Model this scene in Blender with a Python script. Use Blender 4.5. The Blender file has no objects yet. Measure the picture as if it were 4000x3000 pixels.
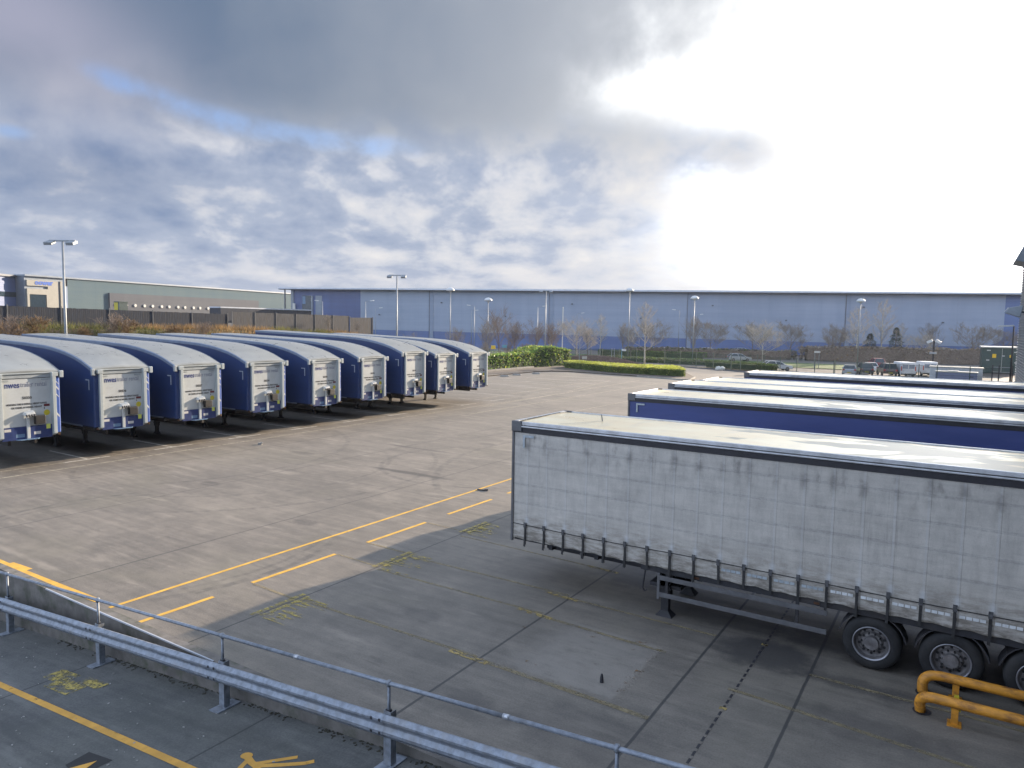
import bpy, bmesh, math, random
from mathutils import Vector, Matrix, noise as mnoise
R = math.radians
rnd = random.Random(7)
scene = bpy.context.scene
C = scene.collection

# ------------------------------------------------------------------ scene bookkeeping
def tag(o, label=None, cat=None, group=None, kind=None):
    if label: o['label'] = label
    if cat: o['category'] = cat
    if group: o['group'] = group
    if kind: o['kind'] = kind
    return o

def empty(name, loc, rz=0.0):
    o = bpy.data.objects.new(name, None); C.objects.link(o)
    o.location = loc; o.rotation_euler = (0, 0, rz); o.empty_display_size = 0.3
    return o

def copy_tree(o, parent=None):
    c = o.copy(); C.objects.link(c)
    if parent: c.parent = parent
    for ch in list(o.children): copy_tree(ch, c)
    return c

def link_mesh(name, me, parent=None, loc=None):
    o = bpy.data.objects.new(name, me); C.objects.link(o)
    if parent: o.parent = parent
    if loc: o.location = loc
    return o

class MB:
    """collects faces of one mesh"""
    def __init__(s): s.v = []; s.f = []; s.mi = []; s.cur = 0
    def add(s, vs, fs):
        b = len(s.v); s.v += [tuple(p) for p in vs]
        for f in fs: s.f.append([b+i for i in f]); s.mi.append(s.cur)
    def box(s, x0, x1, y0, y1, z0, z1):
        s.hexa([(x0,y0,z0),(x1,y0,z0),(x1,y1,z0),(x0,y1,z0),(x0,y0,z1),(x1,y0,z1),(x1,y1,z1),(x0,y1,z1)])
        return s
    def hexa(s, p):
        s.add(p, [(3,2,1,0),(4,5,6,7),(0,1,5,4),(1,2,6,5),(2,3,7,6),(3,0,4,7)]); return s
    def obox(s, c, sx, sy, sz, rz=0.0, rx=0.0, ry=0.0):
        m = Matrix.Rotation(rz,3,'Z') @ Matrix.Rotation(ry,3,'Y') @ Matrix.Rotation(rx,3,'X'); c = Vector(c)
        p = [c + m @ Vector((a*sx/2,b*sy/2,d*sz/2)) for d in (-1,1) for a,b in ((-1,-1),(1,-1),(1,1),(-1,1))]
        return s.hexa(p)
    def quad(s, a, b, c, d): s.add([a,b,c,d], [(0,1,2,3)]); return s
    def poly(s, pts): s.add(pts, [tuple(range(len(pts)))]); return s
    def prism(s, pts, z0, z1):
        n = len(pts); v = [(x,y,z0) for x,y in pts] + [(x,y,z1) for x,y in pts]
        s.add(v, [tuple(range(n-1,-1,-1)), tuple(range(n,2*n))] + [(i,(i+1)%n,n+(i+1)%n,n+i) for i in range(n)]); return s
    def tube(s, pts, r, n=8, cap=True):
        pts = [Vector(p) for p in pts]; rs = r if isinstance(r,(list,tuple)) else [r]*len(pts)
        v = []; u = None
        for i,p in enumerate(pts):
            d = (pts[min(i+1,len(pts)-1)] - pts[max(i-1,0)])
            if d.length < 1e-9: d = Vector((0,0,1))
            d.normalize()
            if u is None:
                u = d.cross(Vector((0,0,1)) if abs(d.z) < .9 else Vector((1,0,0)))
            else:
                u = u - d*u.dot(d)
            u.normalize(); w = d.cross(u)
            for k in range(n):
                a = 2*math.pi*k/n; v.append(p + (u*math.cos(a)+w*math.sin(a))*rs[i])
        f = []
        for i in range(len(pts)-1):
            for k in range(n):
                f.append((i*n+k, i*n+(k+1)%n, (i+1)*n+(k+1)%n, (i+1)*n+k))
        if cap:
            f.append(tuple(range(n-1,-1,-1))); f.append(tuple(range((len(pts)-1)*n, len(pts)*n)))
        s.add(v, f); return s
    def lathe(s, prof, o=(0,0,0), axis='Z', n=20):
        v = []; o = Vector(o)
        for r,h in prof:
            for k in range(n):
                a = 2*math.pi*k/n; x,y = r*math.cos(a), r*math.sin(a)
                v.append(o + (Vector((x,y,h)) if axis=='Z' else Vector((x,h,y)) if axis=='Y' else Vector((h,x,y))))
        f = []
        for i in range(len(prof)-1):
            for k in range(n):
                f.append((i*n+k, i*n+(k+1)%n, (i+1)*n+(k+1)%n, (i+1)*n+k))
        s.add(v, f); return s
    def ribbon(s, pts, w, z=0.0, up=(0,0,1)):
        """flat stripe following pts (2-D or 3-D), width w"""
        P = [Vector((p[0],p[1],p[2] if len(p)>2 else z)) for p in pts]; up = Vector(up); L=[];Rr=[]
        for i,p in enumerate(P):
            d = P[min(i+1,len(P)-1)]-P[max(i-1,0)]; sd = up.cross(d).normalized()*w/2
            L.append(p+sd); Rr.append(p-sd)
        b=len(P); s.add(L+Rr, [(i+b,i+1+b,i+1,i) for i in range(b-1)]); return s
    def disc(s, c, rx, ry, n=20, z=None):
        s.poly([(c[0]+rx*math.cos(2*math.pi*k/n), c[1]+ry*math.sin(2*math.pi*k/n), c[2]) for k in range(n)]); return s
    def mesh(s, name, mats, smooth=False):
        me = bpy.data.meshes.new(name); me.from_pydata(s.v, [], s.f)
        for m in (mats if isinstance(mats,(list,tuple)) else [mats]): me.materials.append(m)
        if any(s.mi): me.polygons.foreach_set('material_index', s.mi)
        if smooth: me.polygons.foreach_set('use_smooth', [True]*len(me.polygons))
        me.update(); return me
    def build(s, name, mats, parent=None, smooth=False, bevel=0.0, loc=None, fix=False):
        o = link_mesh(name, s.mesh(name, mats, smooth), parent, loc)
        if fix:
            bm = bmesh.new(); bm.from_mesh(o.data); bmesh.ops.recalc_face_normals(bm, faces=bm.faces); bm.to_mesh(o.data); bm.free()
        if bevel:
            b = o.modifiers.new('bevel','BEVEL'); b.width = bevel; b.segments = 2; b.limit_method = 'ANGLE'; b.angle_limit = R(40)
        return o

# ------------------------------------------------------------------ node expressions
class Sx:
    def __init__(s, nt, sock): s.nt = nt; s.k = sock
    def _m(s, op, *a, clamp=False):
        n = s.nt.nodes.new('ShaderNodeMath'); n.operation = op; n.use_clamp = clamp
        for i,x in enumerate((s,)+a):
            if isinstance(x, Sx): s.nt.links.new(x.k, n.inputs[i])
            else: n.inputs[i].default_value = x
        return Sx(s.nt, n.outputs[0])
    def __add__(s,o): return s._m('ADD',o)
    __radd__ = __add__
    def __mul__(s,o): return s._m('MULTIPLY',o)
    __rmul__ = __mul__
    def __sub__(s,o): return s._m('SUBTRACT',o)
    def __rsub__(s,o): return (s*-1.0)+o
    def __truediv__(s,o): return s._m('DIVIDE',o)
    def abs(s): return s._m('ABSOLUTE')
    def pow(s,e): return s._m('POWER',e)
    def exp(s): return s._m('EXPONENT')
    def min(s,o): return s._m('MINIMUM',o)
    def max(s,o): return s._m('MAXIMUM',o)
    def fract(s): return s._m('FRACT')
    def clamp(s): return s._m('ADD',0.0,clamp=True)
    def step(s, a, b, x=0.0, y=1.0, smooth=True):
        n = s.nt.nodes.new('ShaderNodeMapRange'); n.interpolation_type = 'SMOOTHSTEP' if smooth else 'LINEAR'; n.clamp = True
        s.nt.links.new(s.k, n.inputs['Value'])
        n.inputs['From Min'].default_value = a; n.inputs['From Max'].default_value = b
        n.inputs['To Min'].default_value = x; n.inputs['To Max'].default_value = y
        return Sx(s.nt, n.outputs['Result'])

class NT:
    def __init__(s, nt): s.nt = nt
    def new(s, t, **props):
        n = s.nt.nodes.new(t)
        for k,v in props.items(): setattr(n,k,v)
        return n
    def pos(s, what='Position'):
        if what == 'Position': return s.new('ShaderNodeNewGeometry').outputs['Position']
        return s.new('ShaderNodeTexCoord').outputs[what]
    def xyz(s, sock):
        n = s.new('ShaderNodeSeparateXYZ'); s.nt.links.new(sock, n.inputs[0]); return [Sx(s.nt,o) for o in n.outputs]
    def vec(s, x, y, z=0.0):
        n = s.new('ShaderNodeCombineXYZ')
        for i,a in enumerate((x,y,z)):
            if isinstance(a,Sx): s.nt.links.new(a.k, n.inputs[i])
            else: n.inputs[i].default_value = a
        return n.outputs[0]
    def noise(s, vec, scale=1.0, detail=4.0, rough=0.5, dist=0.0):
        n = s.new('ShaderNodeTexNoise'); s.nt.links.new(vec, n.inputs['Vector'])
        n.inputs['Scale'].default_value = scale; n.inputs['Detail'].default_value = detail
        n.inputs['Roughness'].default_value = rough; n.inputs['Distortion'].default_value = dist
        return Sx(s.nt, n.outputs['Fac'])
    def mix(s, f, a, b, mode='MIX'):
        n = s.new('ShaderNodeMix', data_type='RGBA', blend_type=mode)
        for sock,x in ((n.inputs[0],f),(n.inputs[6],a),(n.inputs[7],b)):
            if isinstance(x,Sx): s.nt.links.new(x.k, sock)
            elif isinstance(x,bpy.types.NodeSocket): s.nt.links.new(x, sock)
            elif isinstance(x,(tuple,list)): sock.default_value = (*x[:3],1.0)
            else: sock.default_value = x
        return n.outputs[2]
    def bump(s, h, strength=0.3, dist=0.02):
        n = s.new('ShaderNodeBump'); n.inputs['Strength'].default_value = strength; n.inputs['Distance'].default_value = dist
        s.nt.links.new(h.k, n.inputs['Height']); return n.outputs[0]

MATS = {}
def mat(name, col, rough=0.6, metal=0.0, build=None, spec=0.5, coat=0.0):
    m = bpy.data.materials.new(name); m.use_nodes = True; nt = m.node_tree
    b = nt.nodes['Principled BSDF']
    b.inputs['Base Color'].default_value = (*col,1); b.inputs['Roughness'].default_value = rough; b.inputs['Metallic'].default_value = metal
    b.inputs['Specular IOR Level'].default_value = spec; b.inputs['Coat Weight'].default_value = coat
    if build: build(NT(nt), b, nt)
    MATS[name] = m; return m

def vary(amount=0.25, scale=6.0, rvar=0.1, bump=0.0, stretch=(1,1,1), dirt=None, dscale=1.5, coord='Object'):
    """base colour broken up by noise (wear, dust), small roughness change"""
    def f(N, b, nt):
        x,y,z = N.xyz(N.pos(coord)); rn = Sx(nt, N.new('ShaderNodeObjectInfo').outputs['Random'])*37.0
        v = N.vec(x*stretch[0]+rn, y*stretch[1]+rn, z*stretch[2])
        n1 = N.noise(v, scale, 5, .6); base = tuple(b.inputs['Base Color'].default_value)[:3]
        c = N.mix(n1.step(.25,.75), tuple(k*(1-amount) for k in base), tuple(min(1,k*(1+amount)) for k in base))
        if dirt: c = N.mix(N.noise(v, dscale, 6, .65).step(.45,.75)*dirt[3], c, dirt[:3])
        nt.links.new(c, b.inputs['Base Color'])
        r0 = b.inputs['Roughness'].default_value
        nt.links.new((n1*rvar*2 + (r0-rvar)).clamp().k, b.inputs['Roughness'])
        if bump: nt.links.new(N.bump(N.noise(v, scale*6, 4), bump, .01), b.inputs['Normal'])
    return f

# ---- yard concrete: brushed slabs with joints, stains and tyre arcs
def concrete_nodes(A, B, joints_x, joints_y, stains, arcs, jw=0.02):
    def f(N, b, nt):
        P = N.pos(); x,y,z = N.xyz(P)
        streak = N.noise(N.vec(x*.5, y*5.0, 0.0), 1.0, 6, .6)
        streak2 = N.noise(N.vec(x*.12, y*1.1, 4.0), 1.0, 4, .55)
        blot = N.noise(P, .3, 6, .6, .4); fine = N.noise(P, 30, 3, .7); mid = N.noise(P, 2.2, 6, .65)
        t = (streak*.62 + streak2*.5 + blot*.75 + mid*.55 + fine*.75 - 1.08)
        c = N.mix(t.step(.20,.88), A, B)
        c = N.mix(N.noise(N.vec(x*.8,y*3.0,2.0),1.3,6,.7).step(.56,.76)*.4, c, tuple(k*.45 for k in A))
        c = N.mix(N.noise(N.vec(x*.35,y*1.6,9.0),1.0,5,.6).step(.57,.7)*.45, c, tuple(min(1,k*1.35) for k in B))
        wob = (mid-.5)*.02
        c = N.mix(N.noise(N.vec(x*1.6,y*9.0,5.0),1.0,5,.7).step(.58,.78)*.5, c, tuple(k*.5 for k in A))
        c = N.mix(N.noise(N.vec(x*1.1,y*5.0,8.0),1.0,6,.7).step(.60,.76)*.45, c, tuple(k*1.45 for k in B))
        c = N.mix(N.noise(P,.16,4,.6,.8).step(.5,.68)*.3, c, (B[0]*.72,B[1]*.75,B[2]*.66))
        J = None
        for k in joints_x:
            w = jw*(1.4 if k in (-7.43,-3.98,-2.1) else 1.1)
            j = (x-k+wob).abs().step(w*.6, w*1.3, 1.0, 0.0); J = j if J is None else J.max(j)
        for k in joints_y:
            j = (y-k+wob).abs().step(jw*.4, jw*1.2, .6, 0.0)*N.noise(P,.4,2).step(.35,.6); J = j if J is None else J.max(j)
        if J is not None: c = N.mix(J*.85, c, (.03,.03,.03))
        if joints_y:    # scraped pale patch, worn along the slab grain
            gr = N.noise(N.vec(x*2.2,y*9.0,3.0),1.0,6,.7)*.6 + mid*.5
            pm = (x+(mid-.5)*.25).step(-7.3,-6.2)*(x+(mid-.5)*.2).step(-4.78,-4.70,1.0,0.0)*(y+x*.03+(mid-.5)*.2).step(10.5,10.62)*(y+x*.03+(mid-.5)*.2).step(12.88,13.0,1.0,0.0)
            c = N.mix(pm*gr.step(.28,.62)*.62, c, (.235,.215,.19))
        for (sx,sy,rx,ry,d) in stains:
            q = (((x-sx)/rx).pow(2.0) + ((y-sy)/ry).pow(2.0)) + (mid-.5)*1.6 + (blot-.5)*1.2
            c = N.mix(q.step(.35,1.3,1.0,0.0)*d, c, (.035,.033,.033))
        for (cx,cy,r,w,d,lo,hi) in arcs:
            q = (((x-cx).pow(2.0) + (y-cy).pow(2.0)).pow(.5) - r).abs()
            k = q.step(w*.4, w, 1.0, 0.0)*(y.step(lo,lo+1.5))*(y.step(hi-1.5,hi,1.0,0.0))*N.noise(P,3,4).step(.3,.7)
            c = N.mix(k*d*1.5, c, (.05,.048,.045))
        nt.links.new(c, b.inputs['Base Color'])
        nt.links.new(N.bump(fine*.7+streak*.7, .6, .012), b.inputs['Normal'])
    return f

def paint_nodes(wear, soft=.06):
    """road paint: worn through in flakes"""
    def f(N, b, nt):
        P = N.pos(); x,y,z = N.xyz(P)
        n = N.noise(P, 7, 6, .72)*.6 + N.noise(N.vec(x*1.0,y*6.0,0.0), 1.2, 5, .65)*.4
        a = n.step(wear-soft, wear+soft)
        base = tuple(b.inputs['Base Color'].default_value)[:3]
        c = N.mix(N.noise(P, 3, 5, .6).step(.3,.75), tuple(k*.72 for k in base), base); nt.links.new(c, b.inputs['Base Color'])
        nt.links.new(a.k, b.inputs['Alpha'])
    return f

YJX = [-2.1, -3.98, -7.43, -12.5, -17.9, -23.9, -29.2]
YJY = [20.0, 26.4, 33.2, 41.0, 50.0, 61.0]
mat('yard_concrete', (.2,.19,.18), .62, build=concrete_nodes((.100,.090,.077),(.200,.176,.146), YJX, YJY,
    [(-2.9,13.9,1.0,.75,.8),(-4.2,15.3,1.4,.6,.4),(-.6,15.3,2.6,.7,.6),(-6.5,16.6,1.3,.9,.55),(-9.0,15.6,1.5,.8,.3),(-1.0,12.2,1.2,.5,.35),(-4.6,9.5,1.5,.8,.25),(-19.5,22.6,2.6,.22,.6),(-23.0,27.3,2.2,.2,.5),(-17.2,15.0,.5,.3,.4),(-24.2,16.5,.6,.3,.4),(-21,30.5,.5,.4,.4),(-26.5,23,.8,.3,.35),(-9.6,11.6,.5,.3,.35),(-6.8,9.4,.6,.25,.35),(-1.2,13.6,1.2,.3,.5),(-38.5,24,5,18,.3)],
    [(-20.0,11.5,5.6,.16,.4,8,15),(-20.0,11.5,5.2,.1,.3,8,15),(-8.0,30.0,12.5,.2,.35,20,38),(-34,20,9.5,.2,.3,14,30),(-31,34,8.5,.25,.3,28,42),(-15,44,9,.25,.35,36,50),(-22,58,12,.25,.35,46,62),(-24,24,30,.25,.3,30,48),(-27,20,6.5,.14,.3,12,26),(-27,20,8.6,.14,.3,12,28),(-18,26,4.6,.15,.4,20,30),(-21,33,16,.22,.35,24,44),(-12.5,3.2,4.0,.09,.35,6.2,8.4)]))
mat('far_yard', (.2,.19,.18), .65, build=concrete_nodes((.13,.114,.097),(.205,.18,.15), [], [], [], []))
mat('ramp_concrete', (.1,.1,.1), .9, build=concrete_nodes((.052,.054,.054),(.118,.118,.112), [-9.65,-14.95,-20], [], [], []))
mat('wall_concrete', (.13,.12,.11), .9, build=vary(.3, 3, .05, .4, (1,1,1), (.04,.05,.025,.85), 2.2))
mat('asphalt', (.12,.115,.11), .9, build=vary(.2, 2, .05, .3, coord='Object'))
mat('grass', (.06,.11,.022), .9, build=vary(.45, 1.6, .05, .6))
mat('earth', (.065,.052,.044), .95, build=vary(.35, 1.2, .05, .6))
mat('bank_soil', (.095,.065,.036), .95, build=vary(.4, .5, .05, .7, dirt=(.07,.085,.03,.8), dscale=.22))
mat('kerb', (.24,.235,.22), .85, build=vary(.25, 3, .05, .2))
mat('moss', (.035,.033,.022), .95, build=vary(.4, 6))
mat('yellow_paint', (.62,.36,.055), .65, build=paint_nodes(.36))
mat('ramp_yellow', (.58,.31,.05), .65, build=paint_nodes(.37,.08))
mat('worn_yellow', (.36,.27,.10), .75, build=paint_nodes(.50))
mat('faint_yellow', (.25,.205,.12), .8, build=paint_nodes(.48,.16))
mat('very_worn_yellow', (.42,.33,.09), .8, build=paint_nodes(.52,.10))
mat('white_paint', (.5,.48,.43), .7, build=paint_nodes(.42))
mat('pale_paint', (.4,.36,.28), .75, build=paint_nodes(.44))
mat('rust_wear', (.26,.16,.075), .9, build=paint_nodes(.60))
mat('black_paint', (.02,.02,.02), .8, build=paint_nodes(.3))
mat('galvanised', (.21,.235,.275), .55, .45, build=vary(.3, 9, .1, .05, dirt=(.22,.21,.2,.5), dscale=3))
mat('steel', (.4,.42,.45), .4, .6, build=vary(.15, 4))
mat('lamp_grey', (.2,.22,.24), .5, .3, build=vary(.12, 4))
mat('lamp_head', (.42,.44,.45), .4, .0, build=vary(.1, 5))
mat('dark_steel', (.03,.03,.035), .6, .2, build=vary(.3, 5))
mat('chassis', (.022,.022,.026), .75, 0, build=vary(.4, 5, .1, .1, dirt=(.07,.055,.045,.5)))
mat('aluminium', (.5,.51,.53), .4, .55, build=vary(.15, 5, .1, 0, (1,1,1), (.2,.18,.16,.35), 3))
mat('alloy_matt', (.105,.105,.11), .6, .1, build=vary(.2, 5, .1, 0, (1,1,1), (.07,.06,.055,.5), 3))
mat('track_black', (.018,.017,.022), .5, build=vary(.3, 5))
mat('rubber', (.012,.012,.013), .8, build=vary(.4, 8, .08, .2, dirt=(.05,.045,.04,.5)))
mat('rim_steel', (.17,.16,.16), .5, .35, build=vary(.35, 9, .1, 0, (1,1,1), (.06,.045,.035,.6), 5))
mat('rim_edge', (.26,.26,.28), .35, .6, build=vary(.2, 9))
mat('blue_vinyl', (.015,.033,.105), .42, build=vary(.12, 1.2, .06, 0, (.4,1,2.0), (.03,.045,.09,.3), .8))
mat('blue_sunlit', (.018,.06,.25), .4, build=vary(.12, 3))  # curtain blue with the sunlight on the far edge put into the colour
mat('blue_side', (.038,.057,.19), .45, build=vary(.1, 1.0, .06, 0, (.5,1,2.5), (.06,.075,.2,.5), .7))
mat('silver_roof', (.205,.215,.21), .3, 0, build=vary(.1, 1.6, .1, 0, (1,1,1), (.165,.175,.18,.4), .35))
mat('rail_blue', (.15,.185,.25), .45, .3, build=vary(.12, 4))
mat('panel_white', (.385,.41,.42), .45, build=vary(.06, 2.0, .06, 0, (1,1,1), (.29,.29,.275,.35), 1.5))
mat('pillar_white', (.32,.36,.375), .45, build=vary(.1, 3, .05, 0, (1,1,1), (.22,.22,.21,.4), 3))
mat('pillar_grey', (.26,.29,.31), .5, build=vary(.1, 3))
mat('apron_blue', (.014,.03,.115), .4, build=vary(.15, 4))
mat('ink_blue', (.012,.025,.13), .6, build=vary(.05, 5))
mat('ink_grey', (.17,.18,.23), .6, build=vary(.05, 5))
mat('ink_black', (.05,.05,.05), .6, build=vary(.05, 5))
mat('sticker_yellow', (.45,.38,.03), .5, build=vary(.08, 9))
mat('sticker_lime', (.55,.6,.12), .5, build=vary(.08, 9))
mat('sticker_red', (.1,.015,.02), .5, build=vary(.2, 9))
mat('sticker_white', (.4,.4,.4), .5, build=vary(.05, 9))
mat('light_blue', (.10,.17,.27), .5, build=vary(.1, 5))
mat('plastic_dark', (.012,.012,.0135), .5, build=vary(.2, 6))
mat('orange_lens', (.07,.032,.016), .3, build=vary(.1, 9))
mat('red_lens', (.4,.02,.02), .3, build=vary(.1, 9))
mat('guide_yellow', (.58,.25,.025), .55, build=vary(.28, 7, .12, .15, (.5,1,1), (.10,.04,.02,.9), 6.5))
mat('post_white', (.45,.45,.42), .6, build=vary(.08, 5))
mat('sign_blue', (.02,.09,.4), .5, build=vary(.08, 1))
mat('sign_teal', (.09,.25,.3), .5, build=vary(.1, 6))
mat('sign_yellow', (.65,.42,.03), .5, build=vary(.1, 6))
mat('tape_white', (.6,.62,.63), .35, build=vary(.12, 9, .05, 0, (1,1,1), (.3,.28,.25,.5), 6))
mat('mark_grey', (.33,.37,.4), .4, build=vary(.2, 9))
mat('strap_black', (.022,.021,.021), .7, build=vary(.4, 12))
mat('buckle', (.09,.09,.095), .5, .4, build=vary(.4, 12))

def curtain_nodes(N, b, nt):
    x,y,z = N.xyz(N.pos('Object'))
    cell = (x/.517+.18).fract()
    weld = (cell-.5).abs().step(.455,.485)                       # lighter weld strip at every pole
    edge = ((cell-.06).abs()).step(.0,.02,1.0,0.0)
    n = N.noise(N.vec(x*1.6,0.0,z*.7), 2.0, 7, .68); n2 = N.noise(N.vec(x*.5,0.0,z*3.2), 2.2, 6, .65); fine = N.noise(N.vec(x,y,z), 40, 4, .7)
    c = N.mix((n*.45+n2*.35+fine*.2).step(.28,.70), (.31,.292,.268), (.52,.488,.44))
    c = N.mix(weld*.38, c, (.45,.45,.45)); c = N.mix(edge*.25, c, (.12,.12,.12))
    for zz in (3.42,2.945,2.47,2.02):
        band = (z-zz).abs().step(.022,.034,1.0,0.0); c = N.mix(band*.42*N.noise(N.vec(x*9,0.0,z*30),1.2,4,.7).step(.3,.7), c, (.15,.15,.155))
    smut = N.noise(N.vec(x*1.93,0.0,z*.85+4.0), 1.6, 7, .62)
    c = N.mix(smut.step(.53,.72)*(z.step(2.9,3.5))*.6, c, (.085,.08,.075))
    pan = ((cell-.5).abs()*-1.0)+.5
    sm2 = pan.step(.02,.26,1.0,0.0)*((z-3.45).abs().step(.02,.42,1.0,0.0))*N.noise(N.vec(x*1.9,0.0,z*2.0+2.0),1.4,5,.65).step(.36,.66)
    c = N.mix(sm2*.62, c, (.10,.092,.085))
    streak = N.noise(N.vec(x*7.0,0.0,z*.35), 1.6, 5, .6)
    c = N.mix(streak.step(.56,.74)*z.step(1.4,2.6)*.3, c, (.11,.105,.10))
    low = N.noise(N.vec(x*1.5,0.0,z*6.0), 1.6, 7, .7)
    c = N.mix(z.step(1.3,2.1,.95,0.0)*low.step(.36,.66)*.8, c, (.12,.10,.075))
    c = N.mix(z.step(1.13,1.3,1.0,0.0)*N.noise(N.vec(x*2,0.0,z*9),2,6,.7).step(.4,.6)*.7, c, (.06,.045,.03))
    halo = ((cell-.5).abs().step(.33,.5))*((z-1.60).abs().step(.03,.14,1.0,0.0))
    c = N.mix(halo*.5, c, (.5,.52,.54))
    tear = N.noise(N.vec(x*2.4,0.0,z*2.0+9.0), 2.6, 4, .7).step(.73,.75)*((z-2.8).abs().step(.3,.8,1.0,0.0))*(x.step(0.6,3.0))*.5
    c = N.mix(tear, c, (.06,.055,.05))
    nt.links.new(c, b.inputs['Base Color'])
    wav = N.noise(N.vec(x*1.9,0.0,z*.5), 1.5, 3)
    nt.links.new(N.bump(wav*1.2+n*.25+edge*.12+fine*.04, .45, .05), b.inputs['Normal'])
mat('dirty_curtain', (.55,.55,.54), .55, build=curtain_nodes)

def P_off(N):
    return N.xyz(N.pos())[1]*.13
def wetroof_nodes(N, b, nt):
    x,y,z = N.xyz(N.pos('Object')); P = N.pos()
    n = N.noise(N.vec(x*.45,y*1.1,0.0), 1.0, 6, .62, .5)
    c = N.mix(n.step(.35,.7), (.88,.67,.38), (.98,.82,.54))
    n2 = N.noise(N.vec(x*1.4,y*.4,3.0), 1.0, 5, .6)
    c = N.mix(n2.step(.5,.7)*.3, c, (.5,.45,.37))
    puddle = (N.noise(N.vec(x*.42,y*1.0,P_off(N)), 1.0, 4, .5, .6) + x.step(3.5,6.5)*.2 - .2)
    w = puddle.step(.46,.52)
    c = N.mix(w*.72, c, (.27,.27,.255))  # grey of the cloud mirrored in the puddles, painted into the base colour
    nt.links.new(c, b.inputs['Base Color'])
    nt.links.new((w*.12 + n*.2 + .2).clamp().k, b.inputs['Roughness'])
    nt.links.new(N.bump(N.noise(N.vec(x*1.0,y*.5,0.0), .9, 3), .25, .05), b.inputs['Normal'])
mat('wet_roof', (.7,.66,.58), .3, build=wetroof_nodes)

def cladding(A, B, pitch, seam=0.0, axis='Z'):
    """flat metal cladding: horizontal ribs, sheet seams and a little streaking"""
    def f(N, b, nt):
        x,y,z = N.xyz(N.pos('Object'))
        rib = (z/pitch).fract(); s = (rib-.5).abs().step(.40,.5)
        n = N.noise(N.vec(x*.03,y*.03,z*.5), 1.0, 5, .6); n2 = N.noise(N.vec(x*.35,y*.35,z*.05), 1.0, 4, .6)
        c = N.mix((n*.6+n2*.4).step(.3,.7), A, B); c = N.mix(s*.10, c, tuple(k*.7 for k in A))
        if seam:
            q = (((x/seam).fract()-.5).abs()).step(.492,.498); c = N.mix(q*.25, c, tuple(k*.6 for k in A))
        nt.links.new(c, b.inputs['Base Color'])
        nt.links.new(N.bump(s, .25, .03), b.inputs['Normal'])
    return f
mat('clad_bluegrey', (.2,.27,.4), .5, build=cladding((.18,.222,.295),(.225,.27,.35), .9, 6.0))
mat('clad_navy', (.06,.1,.25), .5, build=cladding((.06,.095,.21),(.085,.135,.28), .9, 6.0))
mat('clad_darknavy', (.06,.1,.25), .5, build=cladding((.05,.07,.16),(.06,.1,.23), .9, 6.0))
mat('clad_seam', (.15,.2,.3), .5, build=cladding((.15,.19,.26),(.185,.23,.31), .9))
mat('clad_green', (.32,.4,.4), .9, build=cladding((.085,.125,.15),(.105,.142,.155), 1.1, 8.0), spec=.15)
mat('clad_grey', (.2,.21,.23), .9, build=cladding((.095,.10,.115),(.112,.118,.13), 1.1, 8.0), spec=.15)
mat('clad_white', (.24,.235,.21), .55, build=vary(.06, 1))
mat('trim_light', (.42,.45,.5), .4, .2, build=vary(.1, 1))
mat('trim_grey', (.17,.2,.24), .45, .2, build=vary(.1, 1))
mat('trim_dark', (.06,.075,.1), .5, .1, build=vary(.1, 1))
mat('ribbed_metal', (.17,.19,.21), .45, .5, build=vary(.12, 2))
mat('eave_grey', (.19,.22,.25), .5, .3, build=vary(.12, 2))
mat('dark_glass', (.02,.035,.05), .12, build=vary(.2, 2))
mat('timber_dark', (.023,.029,.043), .9, build=vary(.35, 2.5, .05, .3, (6,6,.6), (.06,.052,.045,.6), 1.2))
mat('timber_grey', (.07,.071,.077), .9, build=vary(.35, 2.5, .05, .3, (6,6,.6), (.095,.075,.055,.5), 1.2))
mat('timber_post', (.11,.112,.115), .9, build=vary(.2, 3))
mat('bark', (.13,.105,.085), .9, build=vary(.35, 4))
mat('bark_pale', (.36,.33,.27), .85, build=vary(.4, 4))
mat('twig_brown', (.19,.165,.138), .9, build=vary(.3, 2))
mat('twig_grey', (.33,.295,.25), .9, build=vary(.3, 2))
mat('twig_red', (.18,.138,.11), .9, build=vary(.3, 2))
mat('twig_tan', (.27,.19,.11), .9, build=vary(.3, 2))
def leafy(m, k=.45):
    nt=m.node_tree; b=nt.nodes['Principled BSDF']; o=nt.nodes['Material Output']; t=nt.nodes.new('ShaderNodeBsdfTranslucent'); x=nt.nodes.new('ShaderNodeMixShader')
    src=b.inputs['Base Color'].links[0].from_socket; nt.links.new(src,t.inputs['Color']); x.inputs[0].default_value=k
    nt.links.new(b.outputs[0],x.inputs[1]); nt.links.new(t.outputs[0],x.inputs[2]); nt.links.new(x.outputs[0],o.inputs['Surface'])
mat('laurel_leaf', (.16,.25,.06), .45, build=vary(.5, 1.1, .1))
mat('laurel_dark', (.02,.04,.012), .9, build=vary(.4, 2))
mat('golden_leaf', (.33,.36,.07), .6, build=vary(.45, 1.3, .1))
mat('hedge_leaf', (.085,.13,.035), .7, build=vary(.5, 1.2, .1))
mat('conifer', (.035,.06,.04), .8, build=vary(.5, 1.5))
mat('heath', (.16,.12,.105), .95, build=vary(.4, 2))
mat('orange_leaf', (.4,.16,.06), .7, build=vary(.4, 3))
mat('straw', (.24,.155,.065), .9, build=vary(.4, .8))
mat('straw_green', (.14,.14,.05), .9, build=vary(.4, .8))
mat('car_white', (.65,.65,.66), .3, coat=.5, build=vary(.04, 2))
mat('car_silver', (.32,.34,.37), .3, .4, coat=.5, build=vary(.05, 2))
mat('car_dark', (.05,.055,.065), .3, .2, coat=.5, build=vary(.1, 2))
mat('car_brown', (.09,.065,.06), .3, .2, coat=.5, build=vary(.1, 2))
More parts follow.
